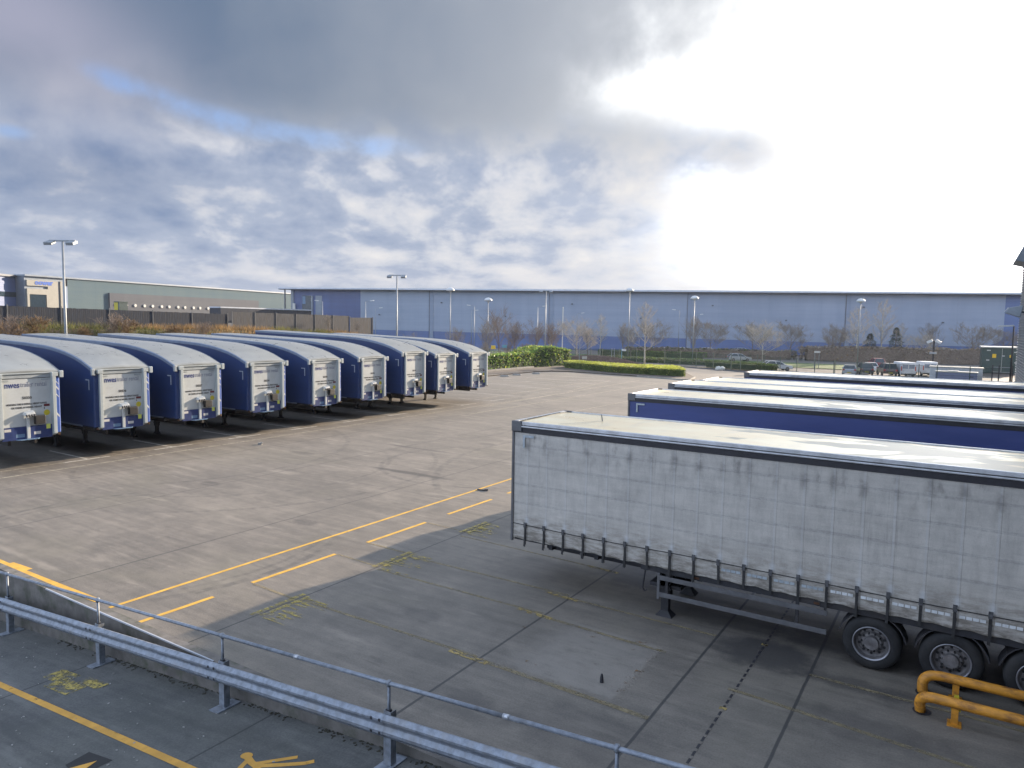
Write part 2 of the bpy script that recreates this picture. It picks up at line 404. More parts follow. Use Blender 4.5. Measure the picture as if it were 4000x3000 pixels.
mat('car_red', (.22,.025,.035), .3, coat=.5, build=vary(.1, 2))
mat('car_blue', (.1,.16,.25), .3, coat=.5, build=vary(.1, 2))
mat('headlight', (.8,.75,.3), .15, build=vary(.05, 9))
mat('van_white', (.6,.62,.64), .45, build=vary(.1, 2, .1, 0, (1,1,1), (.35,.37,.4,.5), 1.2))
mat('lilac_panel', (.27,.29,.44), .55, build=vary(.06, 1.5))
mat('lilac_lid', (.6,.58,.52), .45, build=vary(.08, 1.5))
mat('cabinet_green', (.04,.064,.06), .6, build=vary(.15, 2))
mat('boulder', (.4,.37,.32), .9, build=vary(.2, 3, .05, .4))
for k_ in ('laurel_leaf','golden_leaf','hedge_leaf','orange_leaf','straw','straw_green','twig_tan'): leafy(MATS[k_])
def mesh_alpha(a):
    def f(N,b,nt):
        P = N.pos(); n = N.noise(P, 5, 3, .6); nt.links.new((n*.2 + (a-.1)).k, b.inputs['Alpha'])
        b.inputs['Base Color'].default_value = (.035,.06,.055,1)
    return f
mat('green_mesh', (.035,.06,.055), .7, build=mesh_alpha(.3))
mat('green_post', (.03,.06,.05), .6, build=vary(.2, 3))
M = MATS

def text_mesh(body, size, material, bold=0.0, sx=1.0):
    cu = bpy.data.curves.new('lettering', 'FONT'); cu.body = body; cu.size = size; cu.align_x = 'LEFT'; cu.align_y = 'BOTTOM_BASELINE'
    cu.extrude = .002; cu.offset = bold; cu.resolution_u = 2
    o = bpy.data.objects.new('tmp', cu); C.objects.link(o)
    me = bpy.data.meshes.new_from_object(o.evaluated_get(bpy.context.evaluated_depsgraph_get()))
    bpy.data.objects.remove(o); me.materials.clear(); me.materials.append(material)
    w = max(v.co.x for v in me.vertices)
    return me, w

# ================================================================== ground, ramp, markings
RX0, RS, RW = -5.0, 0.0885, 7.75          # ramp: level with the yard at x=RX0, falls towards -X; wall along y=RW
def ramp_z(x): return min(0.0, (x-RX0)*RS) if x > -26 else (-26-RX0)*RS
def sheet(name, rects, z, m, kind='structure'):
    b = MB()
    for x0,x1,y0,y1 in rects: b.quad((x0,y0,z),(x1,y0,z),(x1,y1,z),(x0,y1,z))
    return tag(b.build(name, m), kind=kind)
sheet('ground', [(-1500,1500,RW,1800),(-1500,1500,-600,-14),(-1500,-60,-14,RW),(RX0,1500,-14,RW)], -.06, M['earth'])
sheet('yard', [(-51.8,4.6,RW+.2,84.0),(RX0,4.6,-14,RW+.2)], 0.0, M['yard_concrete'])
b = MB()
b.quad((RX0,-14,0),(RX0,RW,0),(-26,RW,ramp_z(-26)),(-26,-14,ramp_z(-26))); b.quad((-26,-14,ramp_z(-26)),(-26,RW,ramp_z(-26)),(-60,RW,ramp_z(-60)),(-60,-14,ramp_z(-60)))
tag(b.build('ramp', M['ramp_concrete'], fix=True), kind='structure')
b = MB(); b.box(-60, RX0, RW, RW+.2, -2.3, .012)
wall = b.build('retaining_wall', M['wall_concrete']); tag(wall, 'low concrete retaining wall with mossy foot beside the sloping ramp', 'retaining wall')
b = MB(); b.box(-17.7, -11.4, RW-.008, RW+.02, -.012, .018); b.build('steel_edging', M['trim_light'], wall)
# moss and dirt lying along the foot of the wall
b = MB()
for i in range(300):
    x = -17 + 12*rnd.random(); zz = ramp_z(x)
    if mnoise.noise(Vector((x*1.3,3,0)))<-.15: continue
    b.obox((x, RW-.005-rnd.random()**2.2*.16, zz+.004), rnd.uniform(.02,.07), rnd.uniform(.012,.035), rnd.uniform(.006,.02), rnd.random()*3)
tag(b.build('moss', M['moss']), kind='stuff')
b = MB()
for i in range(160):
    x = -18+12.5*rnd.random(); y = 3.5+3.9*rnd.random(); s = rnd.uniform(.008,.026); b.obox((x,y,ramp_z(x)+.006),s*1.6,s,.008,rnd.random()*3)
tag(b.build('grit', M['kerb']), kind='stuff')
# access road and far yards
P = MB(); P.poly([(-51.8,84,-.004),(4.6,84,-.004),(4.6,97.5,-.004),(-29,105,-.004),(-41.3,110.8,-.004),(-52,112,-.004)])
tag(P.build('access_road', M['far_yard']), kind='structure')
sheet('estate_road', [(-120,80,112.5,121.5)], -.02, M['asphalt'])
sheet('car_park', [(-21,14,97.6,112.4)], -.015, M['asphalt'])
sheet('grass_verge', [(-140,-15,123.0,140.0)], .03, M['grass'])
sheet('far_parking', [(-130,90,141,166)], -.02, M['asphalt'])
b = MB(); b.prism([(-48.4,69.0),(-48.4,81),(-47.4,84.0),(-45.2,85.0),(-36.7,84.1),(-28.4,82.2),(-28.0,83.4),(-28.6,87.0),(-34,98),(-40,102),(-62,104),(-62,69)], -.1, .13)
tag(b.build('planting_island', M['earth']), kind='structure')
b = MB(); kp = [(-48.5,69.0),(-48.5,81),(-47.5,84.1),(-45.2,85.12),(-36.7,84.22),(-28.3,82.1),(-27.9,83.4),(-28.5,87.0)]
for a,c in zip(kp,kp[1:]):
    d=Vector((c[0]-a[0],c[1]-a[1],0)); b.obox(((a[0]+c[0])/2,(a[1]+c[1])/2,.07), d.length, .15, .15, math.atan2(d.y,d.x))
tag(b.build('kerb', M['kerb']), kind='structure')
b = MB(); b.box(-52.7,-52.5,66,88,0,.34); tag(b.build('kerb_upstand', M['kerb']), kind='structure')
b = MB(); xs=[(-26,102.9),(-30,105.3),(-41.6,110.9),(-55,113.0)]
for a,c in zip(xs,xs[1:]):
    d=Vector((c[0]-a[0],c[1]-a[1],0)); b.obox(((a[0]+c[0])/2,(a[1]+c[1])/2,.05), d.length, .2, .16, math.atan2(d.y,d.x))
tag(b.build('road_kerb', M['trim_dark']), kind='structure')

def lines(name, segs, m, z=.004):
    b = MB()
    for k,(p,q,w) in enumerate(segs): b.ribbon([p,q], w, z+k*.00025)
    return tag(b.build(name, m), kind='structure')
lines('yellow_line', [((-15.43,8.0),(-15.43,46.0),.11)] + [((-14.18,a),(-14.15,c),.12) for a,c in ((7.9,9.66),(10.72,13.38),(14.62,17.2),(18.38,20.9),(22.0,24.6))]
      + [((-19.4,8.0),(-16.0,8.06),.16),((-20.3,8.0),(-19.4,8.05),.34),((-20.2,8.0),(-30,8.0),.16)], M['yellow_paint'])
lines('bay_line', [((-12.4,y),(-7.5,y),.09) for y in (10.68,13.15,14.4)]+[((-12.4,16.7),(-7.4,16.5),.08),((-14.1,13.4),(-12.5,13.3),.06),((-14.1,14.6),(-12.5,14.55),.10),((-14.1,10.7),(-12.6,10.62),.08),((-14.1,17.2),(-12.4,17.1),.06),((-7.4,10.6),(-4.0,10.5),.12),((-7.4,13.0),(-4.6,12.9),.1),((-7.4,14.25),(-4,14.2),.08),((-3.2,12.2),(.6,11.9),.1),((-2.1,13.55),(1.6,13.5),.09)], M['faint_yellow'])
lines('line_stub', [((-8.1,y),(-7.2,y-.05),.13) for y in (10.6,13.05,14.27,16.5)], M['worn_yellow'], .008)
segs=[]
for y0,y1 in ((9.5,10.95),(13.2,14.7),(16.95,18.35)):
    segs+=[((-12.60,y0),(-12.60,y1),.13),((-12.40,y0+.1),(-12.40,y1-.05),.12)]
    for k in range(26):
        y=rnd.uniform(y0,y1-.1); xa=-12.45+rnd.uniform(-.2,.35); segs.append(((xa,y),(xa+rnd.uniform(.2,.85)*(1-.45*rnd.random()),y+rnd.uniform(-.04,.04)),rnd.uniform(.025,.075)))
lines('hatching', segs, M['very_worn_yellow'], .006)
lines('worn_box_line', [((-7.5,12.3),(-4.9,13.1),.10),((-4.7,10.7),(-4.75,13.1),.16),((-7.6,10.65),(-4.7,10.6),.2)], M['rust_wear'], .006)
segs=[]
for k in range(46):
    q=rnd.random(); x,y=(rnd.uniform(-6.7,-4.8),rnd.uniform(10.8,12.9)) if q<.7 else (-4.78+rnd.gauss(0,.05),rnd.uniform(10.8,13.0))
    segs.append(((x,y),(x+rnd.uniform(.05,.32),y+rnd.uniform(-.06,.06)),rnd.uniform(.02,.07)))
lines('rust_mark', segs, M['rust_wear'], .0075)
lines('parking_line', [((-31.42,9),(-31.42,60),.10),((-32.75,9),(-32.75,60),.07)]
      + [((-30.9,44),(-32.2,78),.12),((-29.05,40),(-29.05,80),.12),((-24.1,43),(-23.9,58),.1),((-34.3,49),(-35.7,72),.12),((-32.0,60),(-34.6,75),.1)], M['pale_paint'])
lines('white_bay_line', [((-36.2,16.25+4.0*k),(-32.75,16.25+4.0*k),.10) for k in range(9)] + [((-32.7,15.2+4.1*k),(-32.7,17.2+4.1*k),.14) for k in range(9)]
      + [((-39,52.5+4.2*k),(-33.4,52.8+4.2*k),.12) for k in range(6)] + [((-44,62+5*k),(-37.5,62.3+5*k),.14) for k in range(4)], M['white_paint'])
b = MB()
for p,q,w in (((-26,5.98),(-6,5.98),.13),): 
    n=24; b.ribbon([(p[0]+(q[0]-p[0])*i/n, p[1], ramp_z(p[0]+(q[0]-p[0])*i/n)+.006) for i in range(n+1)], w)
tag(b.build('ramp_line', M['ramp_yellow']), kind='structure')
def on_ramp(x,y,dz=.006): return (x,y,ramp_z(x)+dz)
b = MB()
for x0,x1,y0,y1 in ((-15.25,-14.55,6.55,6.95),(-14.75,-13.9,6.35,6.75),(-14.3,-13.6,6.75,7.0)):
    d_=.006+.002*(x0+16); b.quad(on_ramp(x0,y0,d_),on_ramp(x1,y0,d_),on_ramp(x1,y1,d_),on_ramp(x0,y1,d_))
tag(b.build('worn_ramp_marking', M['very_worn_yellow']), kind='structure')
# walking figure, its head uphill-left, painted flat on the ramp
b = MB()
def limb(pts, w):
    b.ribbon([on_ramp(x,y,.007) for x,y in pts], w)
b.poly([on_ramp(-8.93+.105*math.cos(a*.524), 6.61+.085*math.sin(a*.524), .0075) for a in range(12)])
limb([(-8.86,6.58),(-8.70,6.52),(-8.52,6.49)], .11)
limb([(-8.62,6.53),(-8.36,6.78),(-8.18,6.95)], .075)
limb([(-8.55,6.50),(-8.22,6.70),(-7.95,6.88),(-7.86,6.99)], .085)
limb([(-8.80,6.52),(-8.74,6.36),(-8.60,6.22)], .08)
limb([(-8.55,6.47),(-8.25,6.42),(-8.0,6.30)], .085)
tag(b.build('pedestrian_symbol', M['ramp_yellow']), 'yellow walking figure painted lying on the ramp near the barrier', 'road marking')
b = MB(); b.quad(on_ramp(-11.3,5.12,.005),on_ramp(-10.75,5.05,.005),on_ramp(-10.75,5.55,.005),on_ramp(-11.35,5.5,.005)); b.cur=1
b.poly([on_ramp(-11.13,5.10,.01),on_ramp(-10.85,5.12,.01),on_ramp(-10.95,5.42,.01)])
tag(b.build('warning_triangle', [M['black_paint'],M['ramp_yellow']]), 'orange triangle on a black square painted near the ramp line', 'road marking')
# slot drain
b = MB(); b.box(-3.10,-3.06,8.2,60,-.02,.003); b.cur=1
for i in range(230):
    y=8.3+i*.22; b.box(-3.105,-3.055,y,y+.07,0,.0065)
b.cur=2
for i in range(18): b.box(-3.14,-3.02,8.6+i*2.85,8.68+i*2.85,0,.0075)
tag(b.build('slot_drain', [M['track_black'],M['yard_concrete'],M['worn_yellow']]), kind='structure')
b = MB(); b.lathe([(.0,.0),(.036,.0),(.03,.09),(.016,.155),(.0,.155)], (-5.13,11.14,.0))
tag(b.build('marker_stub', M['dark_steel'], smooth=False), 'small black stub standing on the pale worn patch in front of the dirty white trailer', 'marker stub')
b = MB(); b.obox((-15.2,21.83,.02), .42,.07,.04,.2); b.obox((-15.05,21.87,.04),.14,.06,.05,.5)
tag(b.build('timber_offcut', M['dark_steel']), 'dark timber offcut lying by the long yellow line', 'debris')
b = MB(); b.obox((-30.0,23.3,.05), .2,.14,.1,.4); b.obox((-29.93,23.33,.09), .1,.08,.08,.9)
tag(b.build('stone_lump', M['kerb'], bevel=.01), 'pale lump of stone lying on the open yard before the blue trailers', 'debris')
for i,(x,y) in enumerate(((-46.9,71.7),(-47.0,74.6),(-46.4,78.3))):
    b = MB(); b.prism([(-.55,-.16),(.55,-.16),(.55,.16),(-.55,.16)],0,.08); b.hexa([(-.5,-.12,.08),(.5,-.12,.08),(.5,.12,.08),(-.5,.12,.08),(-.42,-.06,.2),(.42,-.06,.2),(.42,.06,.2),(-.42,.06,.2)])
    o = b.build('wheel_stop', M['kerb'], bevel=.01, loc=(x,y,0)); o.rotation_euler=(0,0,.5)
    tag(o, ('nearest','middle','farthest')[i]+' of three pale concrete wheel stops by the laurel hedge kerb', 'wheel stop', 'concrete wheel stops')

# ================================================================== crash barrier on the ramp
BY = 7.385
def bz(x): return .084*x+.42
def hz(x): return .073*x+1.585
bar = empty('crash_barrier', (-10.65,BY,bz(-10.65))); ox,oz = -10.65, bz(-10.65)
tag(bar, 'galvanised double-wave crash barrier with tubular handrail along the ramp', 'crash barrier')
prof = [(.0,.785),(-.025,.795),(-.085,.745),(-.085,.715),(-.038,.655),(-.036,.63),(-.085,.572),(-.085,.53),(-.025,.458),(.0,.455)]
joints = [-22.9,-18.85,-14.78,-10.66,-6.78,-3.2,1.1]
for k,(xa,xb) in enumerate(zip(joints,joints[1:])):
    b = MB(); v=[]; n=len(prof); L=.14
    for x in (xa-L,xb+.0):
        off = .0 if x<xb else -.006
        for (dy,dz) in prof: v.append((x-ox, dy+off, bz(x)+dz-oz))
    v += [(p[0],p[1]+.012,p[2]) for p in v]
    f=[(i,i+1,n+i+1,n+i) for i in range(n-1)] + [(2*n+i,3*n+i,3*n+i+1,2*n+i+1) for i in range(n-1)]
    f+=[(0,n,3*n,2*n),(n-1,3*n-1,4*n-1,2*n-1)]
    b.add(v,f); bm=b.build('beam', M['galvanised'], bar, smooth=False)
    for dx in (-.22,-.06):
        for dz in (.735,.54): MB().obox((xb+dx-ox,-.09,bz(xb+dx)+dz-oz),.035,.02,.035).build('bolt', M['dark_steel'], bm)
for x in joints[:-1]:
    z=ramp_z(x)-oz; X=x-ox; zt=bz(x)+.83-oz; zh=hz(x)-oz
    b = MB(); b.box(X-.07,X+.07,.012,.024,z,zt); b.box(X-.07,X-.06,.024,.13,z,zt); b.box(X+.06,X+.07,.024,.13,z,zt)
    p=b.build('post', M['galvanised'], bar)
    b = MB(); b.obox((X,.08,z+.012),.26,.46,.022,0,0,-math.atan(RS)); b.build('base_plate', M['galvanised'], p)
    b = MB(); b.tube([(X,.05,zt-.16),(X,.05,zh-.02)],.024,10); b.build('handrail_post', M['galvanised'], bar, smooth=True)
    b = MB(); b.lathe([(.0,-.045),(.036,-.04),(.042,0),(.036,.04),(.0,.045)],(X,.05,zh)); rc=b.build('rail_clamp', M['galvanised'], bar, smooth=True)
    b = MB(); b.box(X-.04,X+.04,.026,.075,zt-.13,zt+.02); b.build('clamp_plate', M['dark_steel'], bar)
for xa,xb in ((-23,-8.75),(-8.75,-4.75),(-4.75,1.2)):
    b = MB(); b.tube([(xa-ox,.05,hz(xa)-oz),(xb-ox,.05,hz(xb)-oz)],.031,12)
    b.build('handrail', M['galvanised'], bar, smooth=True)
    b = MB(); b.tube([(xb-.05-ox,.05,hz(xb-.05)-oz),(xb+.05-ox,.05,hz(xb+.05)-oz)],.036,12); b.build('rail_coupling', M['steel'], bar, smooth=True)

# ================================================================== yellow wheel guides
def wheel_guide(label, y, splay):
    t = empty('wheel_guide', (-.3,y,0)); tag(t, label, 'wheel guide', 'yellow tubular wheel guides')
    pts=[(-.02,splay,.0),(-.04,splay*.8,.16),(-.01,splay*.5,.27),(.09,splay*.2,.335),(.24,.0,.35),(5.0,.0,.35)]
    P=[]   # rounded bend
    for a,c in zip(pts,pts[1:]):
        for k in range(3 if a[0]<.2 else 1): P.append(Vector(a).lerp(Vector(c),k/3))
    P.append(Vector(pts[-1]))
    for _ in range(2): P=[P[0]]+[(P[i-1]+P[i]*2+P[i+1])/4 for i in range(1,len(P)-2)]+P[-2:]
    b=MB(); b.tube(P,.083,16); b.build('rail', M['guide_yellow'], t, smooth=True)
    for x in (.46,2.4,4.3):
        b=MB(); b.box(x-.05,x+.05,-.02,.02,0,.3); b.box(x-.1,x+.1,-.12,.12,0,.014); b.build('bracket', M['guide_yellow'], t, bevel=.004)
    b=MB(); b.disc((0,splay,.012),.14,.14); b.build('foot_plate', M['dark_steel'], t)
    return t
wheel_guide('yellow tubular wheel guide nearest the dirty trailer wheels', 14.05, -.05)
g = wheel_guide('scuffed yellow tubular wheel guide, the nearer one with a sticker bracket', 13.13, .15)
b=MB(); b.hexa([(.40,.05,.2),(.54,.05,.2),(.54,.08,.2),(.40,.08,.2),(.44,.05,.46),(.50,.05,.46),(.50,.08,.46),(.44,.08,.46)]); b.build('sticker_plate', M['sticker_yellow'], g)
b=MB(); b.poly([(.435,.049,.33),(.505,.049,.33),(.47,.049,.42)]); b.build('hazard_mark', M['ink_black'], g)

# ================================================================== trailers
def wheel_mesh():
    """tyre and rim, axis along Y, outer face at y=0 looking to -Y"""
    t=MB(); t.lathe([(.31,.02),(.36,.0),(.45,.012),(.492,.05),(.5,.09),(.5,.29),(.492,.33),(.45,.365),(.31,.36)],(0,0,0),'Y',40)
    tm=t.mesh('tyre',M['rubber'],True)
    g=MB()
    for k in range(40):
        a=2*math.pi*k/40; g.obox((.497*math.cos(a),.19,.497*math.sin(a)),.014,.26,.03,0,0,-a)
    r=MB(); r.lathe([(.312,.03),(.318,.012),(.305,.006),(.29,.03),(.275,.12),(.235,.155),(.20,.15),(.165,.10),(.13,.095),(.12,.02),(.0,.015)],(0,0,0),'Y',36)
    rm=None
    e=MB(); e.lathe([(.313,.028),(.322,.008),(.308,.0),(.292,.024)],(0,0,0),'Y',40); em=e.mesh('rim_lip',M['rim_edge'],True)
    n=r; n.cur=1
    for k in range(10):
        a=2*math.pi*k/10
        n.lathe([(.0,-.03),(.016,-.03),(.018,.03)],(.165*math.cos(a),.095,.165*math.sin(a)),'Y',6)
        a+=.314; n.lathe([(.0,-.005),(.026,-.005),(.026,.01)],(.222*math.cos(a),.148,.222*math.sin(a)),'Y',8)
    rm=r.mesh('rim',[M['rim_steel'],M['rubber']],False)
    return tm,rm,em
WT,WR,WE = wheel_mesh()
def add_wheel(parent,x,y,flip=False,detail=True):
    w=link_mesh('wheel',WT,parent,(x,y,.5))
    if flip: w.rotation_euler=(0,0,math.pi)
    link_mesh('rim',WR,w)
    if detail: link_mesh('rim_lip',WE,w)
    return w
def add_leg(parent,x,y,top):
    b=MB(); b.box(x-.115,x+.115,y-.1,y+.1,.45,top); b.box(x-.085,x+.085,y-.075,y+.075,.12,.45); b.box(x-.135,x+.135,y-.12,y+.12,.60,.66); b.hexa([(x-.2,y-.1,top-.02),(x+.2,y-.1,top-.02),(x+.2,y+.1,top-.02),(x-.2,y+.1,top-.02),(x-.1,y-.1,top-.35),(x+.1,y-.1,top-.35),(x+.1,y+.1,top-.35),(x-.1,y+.1,top-.35)][::-1]); b.box(x-.14,x-.09,y-.05,y+.05,.72,.9)
    l=b.build('landing_leg',M['chassis'],parent,bevel=.006)
    f=MB(); f.hexa([(x-.19,y-.14,0),(x+.19,y-.14,0),(x+.19,y+.14,0),(x-.19,y+.14,0),(x-.08,y-.07,.13),(x+.08,y-.07,.13),(x+.08,y+.07,.13),(x-.08,y+.07,.13)])
    f.build('foot',M['chassis'],l); return l
def jitter_panel(x0,x1,z0,z1f,y,nx,nz,amp,seed,flip=False,zbot=None,hem=0.0):
    """slightly billowing sheet in the XZ plane"""
    b=MB(); v=[]
    for i in range(nx+1):
        x=x0+(x1-x0)*i/nx; zt=z1f(x); zb=(zbot(x) if zbot else z0)
        for j in range(nz+1):
            t=j/nz; z=zb+(zt-zb)*t
            k=mnoise.noise(Vector((x*.9,seed,z*.7)))*amp+mnoise.noise(Vector((x*3,seed+5,z*.5)))*amp*.35
            k*=math.sin(math.pi*min(1,max(0,t)))**.5 if t<1 else 0
            v.append((x,y+k,z))
    f=[]
    for i in range(nx):
        for j in range(nz):
            a=i*(nz+1)+j; q=(a,a+nz+1,a+nz+2,a+1); f.append(q if not flip else q[::-1])
    b.add(v,f); return b

# ---------------------------------------------------------- blue teardrop trailers of the far row (front looks to +X)
NW,nww = text_mesh('nwes',.34,M['ink_blue'],.006)
TR,trw = text_mesh('trailer rental',.30,M['ink_grey'],0)
W1,w1w = text_mesh('WARNING THIS IS OVERALL HEIGHT RANGE',.105,M['ink_black'],.003)
W2,w2w = text_mesh('OR VARIES AS WHEEL HEIGHT',.105,M['ink_black'],.003)
TM = Matrix(((0,0,1,0),(1,0,0,0),(0,1,0,0),(0,0,0,1)))
for me in (NW,TR,W1,W2): me.transform(TM)
def fitx(me,w,want): me.transform(Matrix.Scale(want/w,4,(0,1,0)))
fitx(NW,nww,.55); fitx(TR,trw,.98); fitx(W1,w1w,1.5); fitx(W2,w2w,1.15)
NUM=[]
for s in ('50330','50336','50337','50334','50338','50333','50314','50303','50318'):
    me,w=text_mesh(s,.15,M['ink_black'],.005); me.transform(TM); fitx(me,w,.36); NUM.append(me)
RP=[(0,4.02),(-.5,4.2),(-.95,4.37),(-1.6,4.55),(-2.4,4.71),(-3.2,4.83),(-4.2,4.93),(-6.2,5.02),(-9,5.08),(-12,5.16),(-15.4,5.24)]
def roof_z(x,dz=0.0):
    for (xa,za),(xb,zb) in zip(RP,RP[1:]):
        if xb<=x<=xa:
            return za+(zb-za)*(xa-x)/(xa-xb) + dz*min(1,1)
    return RP[-1][1]+dz
def blue_trailer(dz,num):
    t=empty('curtain_trailer',(0,0,0)); LEN=15.3
    xs=[-LEN*i/46 for i in range(47)]; rz=lambda x: roof_z(max(-15.4,min(0,x)),dz)
    # roof: crowned sheet
    b=MB(); v=[]; ny=9
    for x in xs:
        for j in range(ny):
            y=-1.27+2.54*j/(ny-1); v.append((x,y,rz(x)+.05*math.cos(y/1.27*math.pi/2)+.003*mnoise.noise(Vector((x*.8,y*1.2,num)))))
    n=len(xs); v+= [(p[0],p[1],p[2]-.06) for p in v]; f=[]
    for i in range(n-1):
        for j in range(ny-1):
            a=i*ny+j; f.append((a,a+1,a+ny+1,a+ny)); f.append((n*ny+a,n*ny+a+ny,n*ny+a+ny+1,n*ny+a+1))
    for j in range(ny-1): f.append((j,n*ny+j,n*ny+j+1,j+1))
    b.add(v,f); b.build('roof',M['silver_roof'],t,smooth=False).data.polygons.foreach_set('use_smooth',[True]*(len(f)-8)+[False]*8)
    for s in (-1,1):
        b=MB(); v=[]
        for x in xs:
            z=rz(x); v+=[(x,s*1.27,z+.02),(x,s*1.315,z-.01),(x,s*1.315,z-.14),(x,s*1.27,z-.15)]
        f=[]
        for i in range(n-1):
            for k in range(4): f.append((i*4+k,i*4+(k+1)%4,(i+1)*4+(k+1)%4,(i+1)*4+k))
        f+= [(0,1,2,3),((n-1)*4+3,(n-1)*4+2,(n-1)*4+1,(n-1)*4)]
        b.add(v,f); b.build('roof_rail',M['rail_blue'],t,fix=True)
        c=jitter_panel(-.08,-LEN,1.44,lambda x: rz(x)-.13,s*1.285,48,8,.012,num*3+s)
        c.build('side_curtain',M['blue_vinyl'] ,t,smooth=True,fix=True)
        b=MB(); b.box(-LEN,-1.1,s*1.27-.03,s*1.27+.03,1.375,1.435); b.build('side_rail',M['rail_blue'],t)
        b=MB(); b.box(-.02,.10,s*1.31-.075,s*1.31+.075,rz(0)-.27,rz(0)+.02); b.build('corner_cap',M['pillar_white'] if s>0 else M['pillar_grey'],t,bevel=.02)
        b=MB(); b.hexa([(-.12,s*1.0-.07,1.30),(.12,s*1.0-.07,1.40),(.12,s*1.0+.07,1.40),(-.12,s*1.0+.07,1.30),(-.12,s*1.0-.07,rz(0)-.06),(.12,s*1.0-.07,rz(0)-.06),(.12,s*1.0+.07,rz(0)-.06),(-.12,s*1.0+.07,rz(0)-.06)])
        b.build('front_pillar',M['pillar_white'],t,bevel=.012)
        b=MB(); b.box(-.10,.13,s*1.03-.12,s*1.03+.12,rz(0)-.2,rz(0)-.03); b.build('pillar_head',M['pillar_white'],t,bevel=.01)
        b=MB(); pts=[(-.09,1.288),(-.03,1.27),(.0,1.22),(.012,1.07)]
        for (xa,ya),(xb,yb) in zip(pts,pts[1:]): b.quad((xa,s*ya,1.43),(xb,s*yb,1.43),(xb,s*yb,rz(0)-.24),(xa,s*ya,rz(0)-.24))
        if s>0:
            b.cur=1
            for z,h in ((2.05,.10),(2.9,.05),(3.2,.09),(3.45,.04)): b.quad((.008,1.215,z),(.016,1.08,z+.16),(.016,1.08,z+h+.16),(.008,1.215,z+h))
        b.build('curtain_edge',[M['blue_sunlit'] if s>0 else M['blue_vinyl'],M['panel_white']],t)
        b=MB(); b.box(-.02,.05,s*1.17-.04,s*1.17+.04,1.31,1.38); b.build('marker_lamp',M['orange_lens'],t,bevel=.008)
        add_leg(t,-4.85,s*.66,1.3)
        for k in range(3): add_wheel(t,-10.6-1.31*k,s*1.26,s>0,False)
    b=MB(); b.box(-.12,-.06,-.94,.94,1.80,rz(0)-.26); b.build('front_panel',M['panel_white'],t)
    b=MB(); b.box(-.12,-.03,-.94,.94,rz(0)-.24,rz(0)-.07); b.build('header_beam',M['pillar_grey'],t,bevel=.01)
    b=MB(); b.box(-.05,.02,-1.0,1.0,rz(0)-.07,rz(0)-.02); b.build('roof_lip',M['pillar_white'],t,bevel=.01)
    for y in (-.78,.72):
        b=MB(); b.box(-.058,-.04,y-.14,y+.14,rz(0)-.35,rz(0)-.29); b.build('panel_clip',M['pillar_grey'],t)
    b=MB(); b.box(-.10,-.03,-.935,.935,1.26,1.79); b.build('lower_apron',M['apron_blue'],t,bevel=.01)
    b=MB(); b.prism([(-.03,-.45),(.13,-.34),(.13,.32),(-.03,.45)],1.25,1.28); b.build('step_plate',M['light_blue'],t)
    b=MB(); b.box(-.02,.05,-.06,.06,1.29,2.32); b.build('airline_post',M['panel_white'],t,bevel=.01)
    br=MB(); br.hexa([(-.05,-.2,2.28),(.13,-.14,2.24),(.13,.24,2.30),(-.05,.24,2.34),(-.05,-.14,2.40),(.1,-.1,2.34),(.1,.2,2.40),(-.05,.2,2.46)])
    cb=br.build('coupling_bracket',M['panel_white'],t,bevel=.01)
    b=MB()
    for y in (-.1,.0,.1,.2): b.tube([(.12,y,2.28),(.18,y,2.2)],.035,8)
    b.build('air_coupling',M['dark_steel'],cb)
    b=MB(); b.box(-.05,.14,.23,.62,1.86,2.22); b.build('junction_box',M['plastic_dark'],t,bevel=.02)
    z0=rz(0)
    for me,y,z,nm in ((NW,-.79,z0-.62,'company_name'),(TR,-.21,z0-.60,'company_name'),(NUM[num],-.16,2.92,'fleet_number'),(W1,-.74,2.68,'height_notice'),(W2,-.57,2.54,'height_notice')):
        link_mesh(nm,me,t,(-.056,y,z))
    for nm,m,y0,y1,z0_,z1_ in (('red_label','sticker_red',.64,.87,2.56,2.66),('white_label','sticker_white',-.86,-.62,1.63,1.74),('white_label','sticker_white',.22,.48,1.43,1.55),('lime_label','sticker_lime',.70,.86,1.62,1.82),('blue_label','light_blue',-.45,-.12,1.36,1.50)):
        b=MB(); x=-.056 if z0_>1.8 else -.026; b.quad((x,y0,z0_),(x,y1,z0_),(x,y1,z1_),(x,y0,z1_)); b.build(nm,M[m],t)
    b=MB(); b.poly([(-.055,.75+.12*math.cos(a*.3927),2.30+.12*math.sin(a*.3927)) for a in range(16)]); b.build('yellow_label',M['sticker_yellow'],t)
    b=MB(); b.poly([(-.0555,.64,2.46),(.0-.0555,.68,2.46),(-.0555,.68,2.52),(-.0555,.64,2.52)]); b.build('small_label',M['ink_black'],t)
    b=MB(); z=z0-.52; b.box(-.62,-.30,-1.315,-1.309,z,z+.05); b.box(-.36,-.30,-1.315,-1.309,z-.42,z); b.build('corner_reflector',M['mark_grey'],t)
    b=MB(); 
    for y in (-.5,.5): b.box(-14.9,-.5,y-.06,y+.06,1.0,1.32)
    for k in range(12): b.box(-1.2-k*1.2,-1.1-k*1.2,-1.2,1.2,1.22,1.36)
    b.box(-15.2,-.11,-1.25,1.25,1.36,1.44)
    b.build('chassis',M['chassis'],t)
    b=MB(); b.box(-15.28,-15.2,-1.2,1.2,1.44,rz(-15.2)-.1); b.build('rear_door',M['panel_white'],t)
    return t
XF=-32.45
LYC=[13.75,17.73,21.55,25.77,29.90,34.07,38.10,41.75,45.87]
ORD=['leftmost','second','third','fourth','fifth','sixth','seventh','eighth','ninth']
